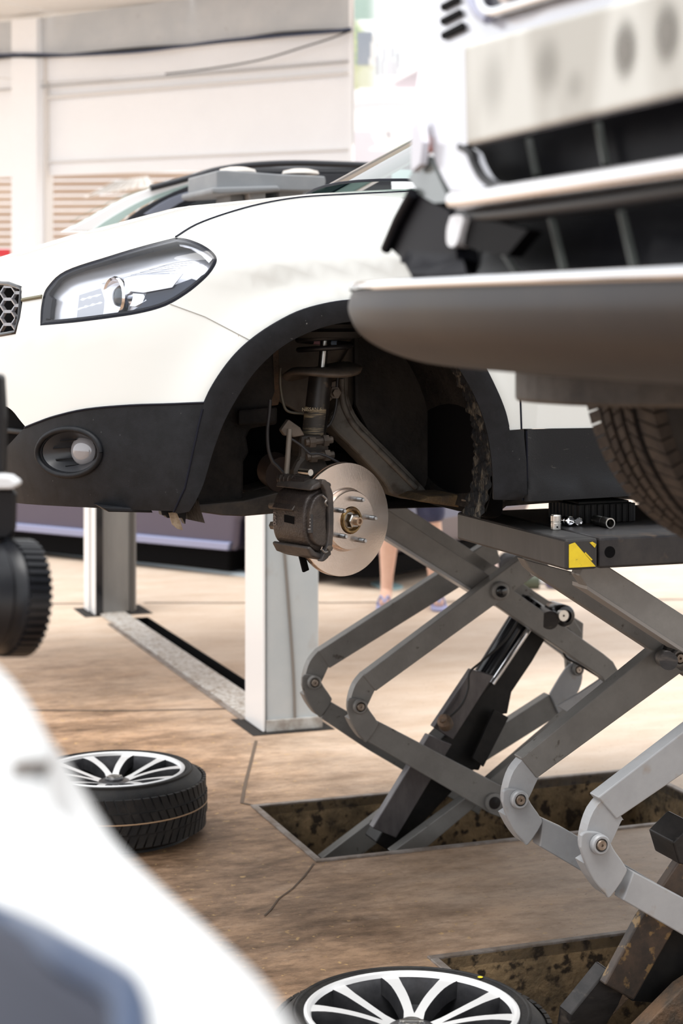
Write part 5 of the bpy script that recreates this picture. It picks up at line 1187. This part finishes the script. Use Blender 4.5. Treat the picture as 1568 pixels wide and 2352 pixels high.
# ------------------------------------------------------------------ white bonnet close to the camera at lower left
fw = empty('white_van', P(-350, 2400, 1.25).xy.to_3d(), 'out-of-focus white bonnet corner filling the lower left foreground', 'car')
e = sp((-900, 1180), (-300, 1400), (0, 1570), (120, 1680), (250, 1850), (400, 2020), (535, 2150), (650, 2270), (740, 2420), (830, 2600), n=4)
def dep(x, y): return 1.36-.46*min(1.35, max(-1.0, (y-1560)/792.))
top = [P(x, y, dep(x, y)) for x, y in e]+[P(300, 3400, .62), P(-700, 3400, .75), P(-1400, 1900, 1.25)]
cz = Vector((sum(p.x for p in top)/len(top), sum(p.y for p in top)/len(top), 0))
vs, fs = [], []; n0 = len(top); prof_ = [(.20, .012), (.08, .004), (.03, 0), (.010, -.006), (0, -.022), (-.002, -.06), (-.004, -.16), (-.004, -1.0)]
cen_ = sum(top, Vector())/n0
for ins, dz in prof_:
    for p in top:
        d = (cen_-p); d.z = 0; L_ = d.length; d.normalize(); q = p+d*min(ins, L_*.9); q = q+ZV*dz
        if dz < -.9: q.z = .25
        vs.append(q)
vs.append(cen_+ZV*.012); ci = len(vs)-1
for i in range(n0): fs.append([ci, i, (i+1) % n0])
for j in range(len(prof_)-1):
    for i in range(n0): fs.append([j*n0+i, (j+1)*n0+i, (j+1)*n0+(i+1) % n0, j*n0+(i+1) % n0])
raw('bonnet', vs, fs, mat('bonnet_white', (.60, .61, .615), .55, spec=.3), fw, True)
# dark glazed scoop and the small slot on the bonnet, lying on its surface
from mathutils.bvhtree import BVHTree
bvt = BVHTree.FromPolygons([tuple(v) for v in vs], fs)
def onb(px, py, lift=.006):
    o = Vector((0, 0, H)); d = (P(px, py, 1.0)-o).normalized(); h = bvt.ray_cast(o, d)
    return (h[0] if h[0] is not None else P(px, py, dep(px, py)))-d*lift
gm = mat('scoop_glass', (.012, .015, .03), .2, spec=.35)
gp = sp((-220, 2030), (-100, 2080), (60, 2150), (180, 2215), (262, 2262), (292, 2300), (300, 2360), (298, 2440), n=4)+[(40, 2500), (-220, 2480)]
prism('windscreen', [onb(x, y) for x, y in gp], (0, 0, .006), gm, fw, .002)
tube('windscreen_frame', [onb(x, y, .016) for x, y in gp[:-1]], .010, mat('frame_blueblack', (.03, .05, .10), .35), fw, 8, 1)
prism('washer_slot', [onb(x, y, .006) for x, y in sp((28, 1762), (60, 1757), (108, 1758), (112, 1768), (70, 1773), (30, 1774), n=2)], (0, 0, .003), mat('slot_brown', (.14, .11, .09), .6), fw)
for (x, y) in ((-.55, .55), (-.2, .35)):
    p = Vector((x, y, .16)); 
    revolve('tyre', [(.10, 0), (.15, .0), (.16, .02), (.16, .1), (.15, .12), (.10, .12)], p+Vector((0, 0, 0)), UV, rubber, fw, 32)
boxv = [cen_+Vector((dx, dy, 0)) for dx, dy in ((-.25, -.1), (.08, -.12), (.02, .15), (-.3, .25))]
prism('chassis', [Vector((p.x, p.y, .16)) for p in boxv], (0, 0, .3), dark, fw, .01)
# ------------------------------------------------------------------ ribbed rubber pad on a dark bracket at the left edge
pd = 2.6
lp = empty('lift_pad', (P(-120, 1400, pd).x, pd, 0), 'black ribbed rubber pad on dark bracket at the left edge, blurred', 'lift pad')
pc_ = P(0, 1372, pd); pax = Vector((-.80, -.58, .10)).normalized()
padm = mat('pad_rubber', (.005, .006, .009), .35, c2=(.011, .012, .015), scale=18, spec=.35)
revolve('pad_body', [(.055, -.045), (.078, -.04), (.080, -.005), (.076, 0), (.074, .012), (.080, .018), (.078, .04), (.066, .050), (.05, .052), (.048, .046), (0, .046)], pc_, pax, padm, lp, 56)
x_, y_, n__ = frame_from(pax)
for k in range(44):
    t = 2*math.pi*k/44; d = x_*math.cos(t)+y_*math.sin(t); tt = -x_*math.sin(t)+y_*math.cos(t)
    c = pc_+d*.079; prism('rib', [c-tt*.0035-pax*.040, c+tt*.0035-pax*.040, c+tt*.003-pax*.006, c-tt*.003-pax*.006], d*.005, padm, lp)
tube('pad_ring', [pc_+pax*.046+(x_*math.cos(t)+y_*math.sin(t))*.060 for t in np.linspace(0, 2*math.pi, 40)], .006, padm, lp, 8, 1)
dkb = mat('bracket_dark', (.009, .0085, .010), .4, .2, spec=.3)
prism('bracket', [P(x, y, pd+.02) for x, y in ((-160, 1115), (30, 1118), (42, 1135), (40, 1225), (20, 1245), (-160, 1245))], (-.02, .05, 0), dkb, lp, .008)
prism('bracket_knob', [P(x, y, pd-.01) for x, y in sp((-160, 1088), (0, 1092), (28, 1100), (40, 1112), (30, 1122), (0, 1124), (-160, 1120), n=3)], (0, .04, 0), mat('knob_pale', (.60, .61, .63), .4), lp, .006)
prism('bracket_arm', [P(x, y, pd+.04) for x, y in ((-60, 860), (2, 860), (8, 960), (6, 1095), (-60, 1095))], (0, .04, 0), dkb, lp, .006)
px0 = P(-170, 1200, pd)
prism('stand_post', [Vector((px0.x+x, px0.y+y, .02)) for x, y in ((-.06, .0), (.01, .0), (.01, .07), (-.06, .07))], (0, 0, 1.50), dkb, lp, .006)
prism('stand_base', [Vector((px0.x+x, px0.y+y, 0)) for x, y in ((-.25, -.2), (.06, -.2), (.06, .25), (-.25, .25))], (0, 0, .02), dkb, lp, .004)
# ------------------------------------------------------------------ background: white car on the post lift
bgw = empty('raised_car', W3(3.2, 8.3, 1.2), 'second white car raised behind, windscreen and black roof rail showing above the bonnet', 'car')
BB = 7.5
wq = lambda x, y, b=BB: on_b(x, y, b)
bgwhite = mat('bg_white', (.84, .84, .85), .3, coat=.4)
def strip(name, pts, b0, t, m, bev=.01): return bpoly(name, pts, b0, t, m, bgw, bev)
strip('a_pillar', sp((150, 530), (200, 505), (300, 450), (400, 420), (500, 404), (520, 400), n=3)+sp((520, 410), (430, 425), (330, 460), (250, 505), (215, 530), n=3), BB, .12, bgwhite)
grid('windscreen', lambda u, v: wq(160+250*v, 520-95*v-14*math.sin(v*3), BB+.05+1.45*u)+Vector((0, 0, .02)), 5, 8, glass('bg_glass', (.60, .72, .68), .35), bgw)
strip('windscreen_edge', sp((215, 528), (260, 497), (340, 455), (430, 425), (500, 412), n=3)+sp((520, 408), (520, 414), (440, 430), (350, 462), (290, 497), (255, 528), n=3), BB-.005, .05, mat('glass_green', (.44, .56, .53), .15, .2), .0)
strip('door_frame', sp((270, 528), (300, 497), (350, 465), (430, 428), (520, 410), (700, 400), (900, 398), n=3)+[(900, 530)], BB-.01, .03, mat('frame_black', (.015, .016, .022), .3), .004)
strip('door_trim', sp((330, 492), (390, 455), (470, 430), (560, 416), n=3)+sp((560, 424), (480, 440), (410, 468), (370, 498), n=3), BB-.025, .02, mat('trim_grey', (.22, .24, .30), .3, .4), .002)
strip('side_window', sp((400, 500), (440, 468), (520, 440), (640, 428), (900, 425), n=3)+[(900, 530), (380, 530)], BB-.02, .01, mat('window_dark', (.05, .055, .06), .1, .2), .0)
tube('roof_rail', [wq(x, y, BB-.02) for x, y in ((345, 432), (400, 418), (450, 404), (500, 390), (580, 379), (680, 375), (800, 378), (1000, 385))], .014, mat('rail_black', (.012, .013, .018), .3), bgw, 10)
strip('roof', [(430, 412), (500, 392), (600, 382), (900, 380), (900, 400), (520, 402)], BB+.02, 1.4, mat('roof_black', (.04, .042, .05), .25, coat=.5), .02)
def lowb(u, v): return W3(1.1+4.2*u, BB+1.6*v, 1.25)
boxab('body', 1.78, 4.9, BB, BB+1.55, 1.25, 1.97, bgwhite, bgw, .06, 4)
boxab('front_body', .95, 1.86, BB+.02, BB+1.53, 1.25, 1.80, bgwhite, bgw, .22, 8)
for a_ in (1.55, 4.1):
    for b_ in (BB+.02, BB+1.4): revolve('tyre', [(.19, 0), (.28, .0), (.31, .03), (.31, .16), (.28, .19), (.19, .19)], W3(a_, b_, 1.22), WV, rubber, bgw, 36)
# dark violet car parked behind on the floor
CE = Vector((.823, -.568, 0)); CN = Vector((-.568, -.823, 0))     # nose direction, side facing the camera
cw0 = on_z(630, 1338, 0)
pur = empty('violet_car', cw0, 'dark violet car parked on the floor far behind, seen under the front bumper', 'car')
pm = mat('violet_paint', (.060, .050, .085), .25, .3, coat=.6)
def pv_(s, y, z): return cw0+CE*s+CN*(-y)+ZV*z
sidep = [(-3.6, .20), (-3.68, .6), (-3.55, .95), (-3.0, 1.05), (-2.6, 1.42), (-1.2, 1.48), (-.55, 1.02), (.5, .92), (.82, .72), (.88, .40), (.80, .22), (.32, .18), (.30, .35), (.20, .50), (0, .56), (-.20, .50), (-.30, .35), (-.32, .16), (-2.3, .15), (-2.32, .38), (-2.45, .52), (-2.65, .56), (-2.85, .5), (-2.98, .36), (-3.0, .18)]
vs = []; fs = []
prism('body', [pv_(s, 0.02, z) for s, z in sidep], -CN*1.66, pm, pur, .05, 4)
prism('sill_trim', [pv_(-2.3, -.012, .17), pv_(-.36, -.012, .17), pv_(-.34, -.012, .225), pv_(-2.32, -.012, .225)], -CN*.05, mat('sill_bright', (.30, .33, .50), .2, .7), pur, .01)
prism('sill_trim', [pv_(-3.62, -.01, .20), pv_(-3.02, -.01, .20), pv_(-3.02, -.01, .27), pv_(-3.62, -.01, .27)], -CN*.05, mat('sill_bright', (.5, .53, .7)), pur, .01)
prism('sill_under', [pv_(-2.35, .05, .03), pv_(-.40, .05, .03), pv_(-.38, .05, .2), pv_(-2.35, .05, .2)], -CN*1.5, dark, pur, .02)
prism('front_under', [pv_(.36, .1, .05), pv_(.7, .1, .07), pv_(.75, .1, .2), pv_(.36, .1, .2)], -CN*1.45, dark, pur, .01)
prism('door_gap', [pv_(-1.15, .018, .46), pv_(-1.14, .018, .46), pv_(-1.10, .018, .95), pv_(-1.11, .018, .95)], CN*.004, dark, pur)
for s_ in (0, -2.65):
    for y_ in (0.03, 1.52):
        c = pv_(s_, y_, .27); t_ = revolve('tyre', [(.17, 0), (.20, .0), (.25, .012), (.27, .03), (.27, .15), (.25, .17), (.19, .18)], c, -CN, rubber, pur, 40, cap=False)
        revolve('rim', [(.185, .02), (.19, -.004), (.17, -.006), (.155, .03), (.05, .02), (0, .02)], c, -CN, mat('rim_light', (.72, .72, .74), .3, .5), pur, 40, cap=False)
for y_, z_ in ((.25, .52), (.55, .56), (.95, .52), (.45, .35)):
    revolve('sensor', [(.026, 0), (.024, .012), (0, .014)], pv_(.885, y_, z_), CE, mat('sensor_pale', (.7, .7, .75), .3), pur, 14)
# low kerb strip on the floor by that car
kb = prism('floor_kerb', [on_z(x, y, 0) for x, y in ((60, 1258), (560, 1318), (600, 1330), (600, 1336), (560, 1325), (60, 1264))], (0, 0, .02), mat('kerb_blue', (.42, .50, .56), .6)); tag(kb, 'pale blue strip lying on the floor along the violet car', 'floor strip')
# ------------------------------------------------------------------ person standing behind, seen from the knees down
skin = mat('skin', (.70, .44, .33), .55, c2=(.76, .50, .39), scale=8)
navy = mat('navy_cloth', (.025, .03, .075), .8, c2=(.05, .055, .11), scale=9, bump=.4, bscale=60)
pf_ = on_z(950, 1392, 0)
per = empty('person', (pf_.x, pf_.y, 0), 'person in navy shorts and flip-flops standing behind the lift, legs visible', 'person')
def skinmesh(name, verts, edges, m, parent, sub=2):
    me = bpy.data.meshes.new(name); me.from_pydata([tuple(v[0]) for v in verts], edges, [])
    o = link(name, me, m, parent); md = o.modifiers.new('skin', 'SKIN'); md.use_smooth_shade = True
    for i, v in enumerate(verts):
        r = v[1]; r = (r, r) if not isinstance(r, tuple) else r
        me.skin_vertices[0].data[i].radius = r; me.skin_vertices[0].data[i].use_root = (i == 0)
    sb = o.modifiers.new('sub', 'SUBSURF'); sb.levels = sub; sb.render_levels = sub
    return o
o_ = Vector((pf_.x, pf_.y, 0)); X_ = lambda x, y, z: o_+Vector((x, y, z))
LX, RX = -.155, .120
body_v = [(X_(-.01, .0, .92), (.13, .10)), (X_(-.01, .0, 1.08), (.125, .09)), (X_(-.01, -.02, 1.26), (.145, .10)), (X_(-.01, -.03, 1.40), (.12, .08)), (X_(-.01, -.05, 1.49), .050), (X_(-.01, -.07, 1.58), (.070, .085)), (X_(-.01, -.08, 1.66), (.072, .09)), (X_(-.01, -.07, 1.72), .04),
          (X_(-.20, -.03, 1.38), .050), (X_(-.25, -.10, 1.12), .042), (X_(-.16, -.28, .96), .033), (X_(-.10, -.34, .93), .028),
          (X_(.18, -.03, 1.38), .050), (X_(.23, -.10, 1.12), .042), (X_(.14, -.28, .96), .033), (X_(.08, -.34, .93), .028),
          (X_(LX*.62, 0, .80), .082), (X_(LX*.85, -.01, .50), .056), (X_(LX*.92, .02, .36), .060), (X_(LX*.98, .02, .16), .038), (X_(LX, .02, .075), .036), (X_(LX-.01, -.06, .045), .034), (X_(LX-.02, -.15, .035), .028),
          (X_(RX*.62, 0, .80), .082), (X_(RX*.85, -.01, .50), .056), (X_(RX*.92, .02, .36), .060), (X_(RX*.98, .02, .16), .038), (X_(RX, .02, .075), .036), (X_(RX+.01, -.06, .045), .034), (X_(RX+.02, -.15, .035), .028)]
body_e = [(0, 1), (1, 2), (2, 3), (3, 4), (4, 5), (5, 6), (6, 7), (3, 8), (8, 9), (9, 10), (10, 11), (3, 12), (12, 13), (13, 14), (14, 15), (0, 16), (16, 17), (17, 18), (18, 19), (19, 20), (20, 21), (21, 22), (0, 23), (23, 24), (24, 25), (25, 26), (26, 27), (27, 28), (28, 29)]
skinmesh('body', body_v, body_e, skin, per)
skinmesh('shorts', [(X_(-.01, 0, .96), (.150, .120)), (X_(-.01, 0, .86), (.155, .125)), (X_(LX*.62, 0, .74), .105), (X_(LX*.80, 0, .55), .090), (X_(LX*.84, 0, .47), .086), (X_(RX*.62, 0, .74), .105), (X_(RX*.80, 0, .55), .090), (X_(RX*.84, 0, .46), .088)], [(0, 1), (1, 2), (2, 3), (3, 4), (1, 5), (5, 6), (6, 7)], navy, per)
skinmesh('shirt', [(X_(-.01, 0, 1.0), (.152, .118)), (X_(-.01, -.01, 1.2), (.155, .115)), (X_(-.01, -.03, 1.38), (.14, .10)), (X_(-.21, -.03, 1.37), .068), (X_(-.25, -.08, 1.2), .060), (X_(.19, -.03, 1.37), .068), (X_(.23, -.08, 1.2), .060)], [(0, 1), (1, 2), (2, 3), (3, 4), (2, 5), (5, 6)], navy, per)
hairm = mat('hair_black', (.01, .009, .009), .6)
revolve('hair', [(.082, 0), (.092, .05), (.082, .10), (.05, .13), (0, .14)], X_(-.01, -.05, 1.62), ZV, hairm, per, 24)
for sx_, fx in ((-.015, LX), (.015, RX)):
    q = X_(fx+sx_, -.07, .0)
    ff = prism('flip_flop', [q+Vector((x, y, .004)) for x, y in catmull([(-.035, .12), (.035, .12), (.044, .02), (.05, -.08), (.03, -.14), (-.03, -.135), (-.046, -.07), (-.036, .03), (-.035, .12)], 3)[:-1]], (0, 0, .016), mat('flipflop_blue', (.34, .36, .58), .6), per, .003)
    tube('strap', [q+Vector((-.04, .0, .02)), q+Vector((-.02, -.05, .075)), q+Vector((.0, -.095, .05)), q+Vector((.02, -.05, .075)), q+Vector((.04, .0, .02))], .006, mat('flipflop_blue', (.34, .36, .58)), ff, 6)
sock = revolve('ankle_mark', [(.0405, -.012), (.0415, 0), (.0405, .012)], X_(LX*.975+.002, .018, .19), ZV, mat('mark_brown', (.30, .15, .10), .7), per, 20, cap=False)
bpy.data.objects.remove(sock)
# ------------------------------------------------------------------ cordless tool and a black bag on the floor
tq = on_z(1230, 1352, 0)
tl = empty('power_tool', tq, 'green and yellow air tool with hose lying on the floor behind the lift', 'power tool')
rod('tool_body', tq+Vector((-.16, 0, .045)), tq+Vector((.02, 0, .045)), .045, mat('tool_green', (.06, .075, .05), .5), tl, 18)
rod('tool_grip', tq+Vector((.02, 0, .045)), tq+Vector((.07, 0, .04)), .025, mat('tool_pale', (.55, .56, .58), .4), tl, 14)
rod('tool_handle', tq+Vector((.07, 0, .04)), tq+Vector((.12, -.02, .035)), .033, mat('tool_violet', (.10, .09, .20), .5), tl, 14)
rod('tool_nose', tq+Vector((.12, -.02, .03)), tq+Vector((.24, -.04, .022)), .022, yellow, tl, 14, .015)
tube('tool_hose', [tq+Vector((.24, -.04, .015)), tq+Vector((.3, -.08, .012)), tq+Vector((.40, -.06, .012)), tq+Vector((.6, .1, .012))], .010, hose, tl, 8)
bq = on_z(1150, 1338, 0)
bag = empty('tool_bag', bq, 'black tool bag with pale box leaning on it, behind the lift arms', 'bag')
prism('bag_body', [bq+Vector((x, 0, z)) for x, z in sp((-.03, 0), (-.02, .10), (.03, .17), (.14, .16), (.18, .08), (.18, 0), n=3)], (0, .16, 0), mat('bag_black', (.012, .012, .014), .7), bag, .02, 3)
prism('pale_box', [bq+Vector((x, -.05, z)) for x, z in ((-.16, 0), (-.03, 0), (-.02, .12), (-.06, .15), (-.16, .13))], (0, .08, 0), mat('box_pale', (.72, .58, .54), .6), bag, .01)
mat_ = mat('mat_teal', (.30, .44, .46), .6)
mt = prism('floor_cloth', [on_z(x, y, 0) for x, y in sp((852, 1342), (880, 1337), (905, 1343), (925, 1350), (905, 1356), (870, 1352), n=3)], (0, 0, .012), mat_); tag(mt, 'small teal cloth on the floor behind the bare legs', 'cloth')
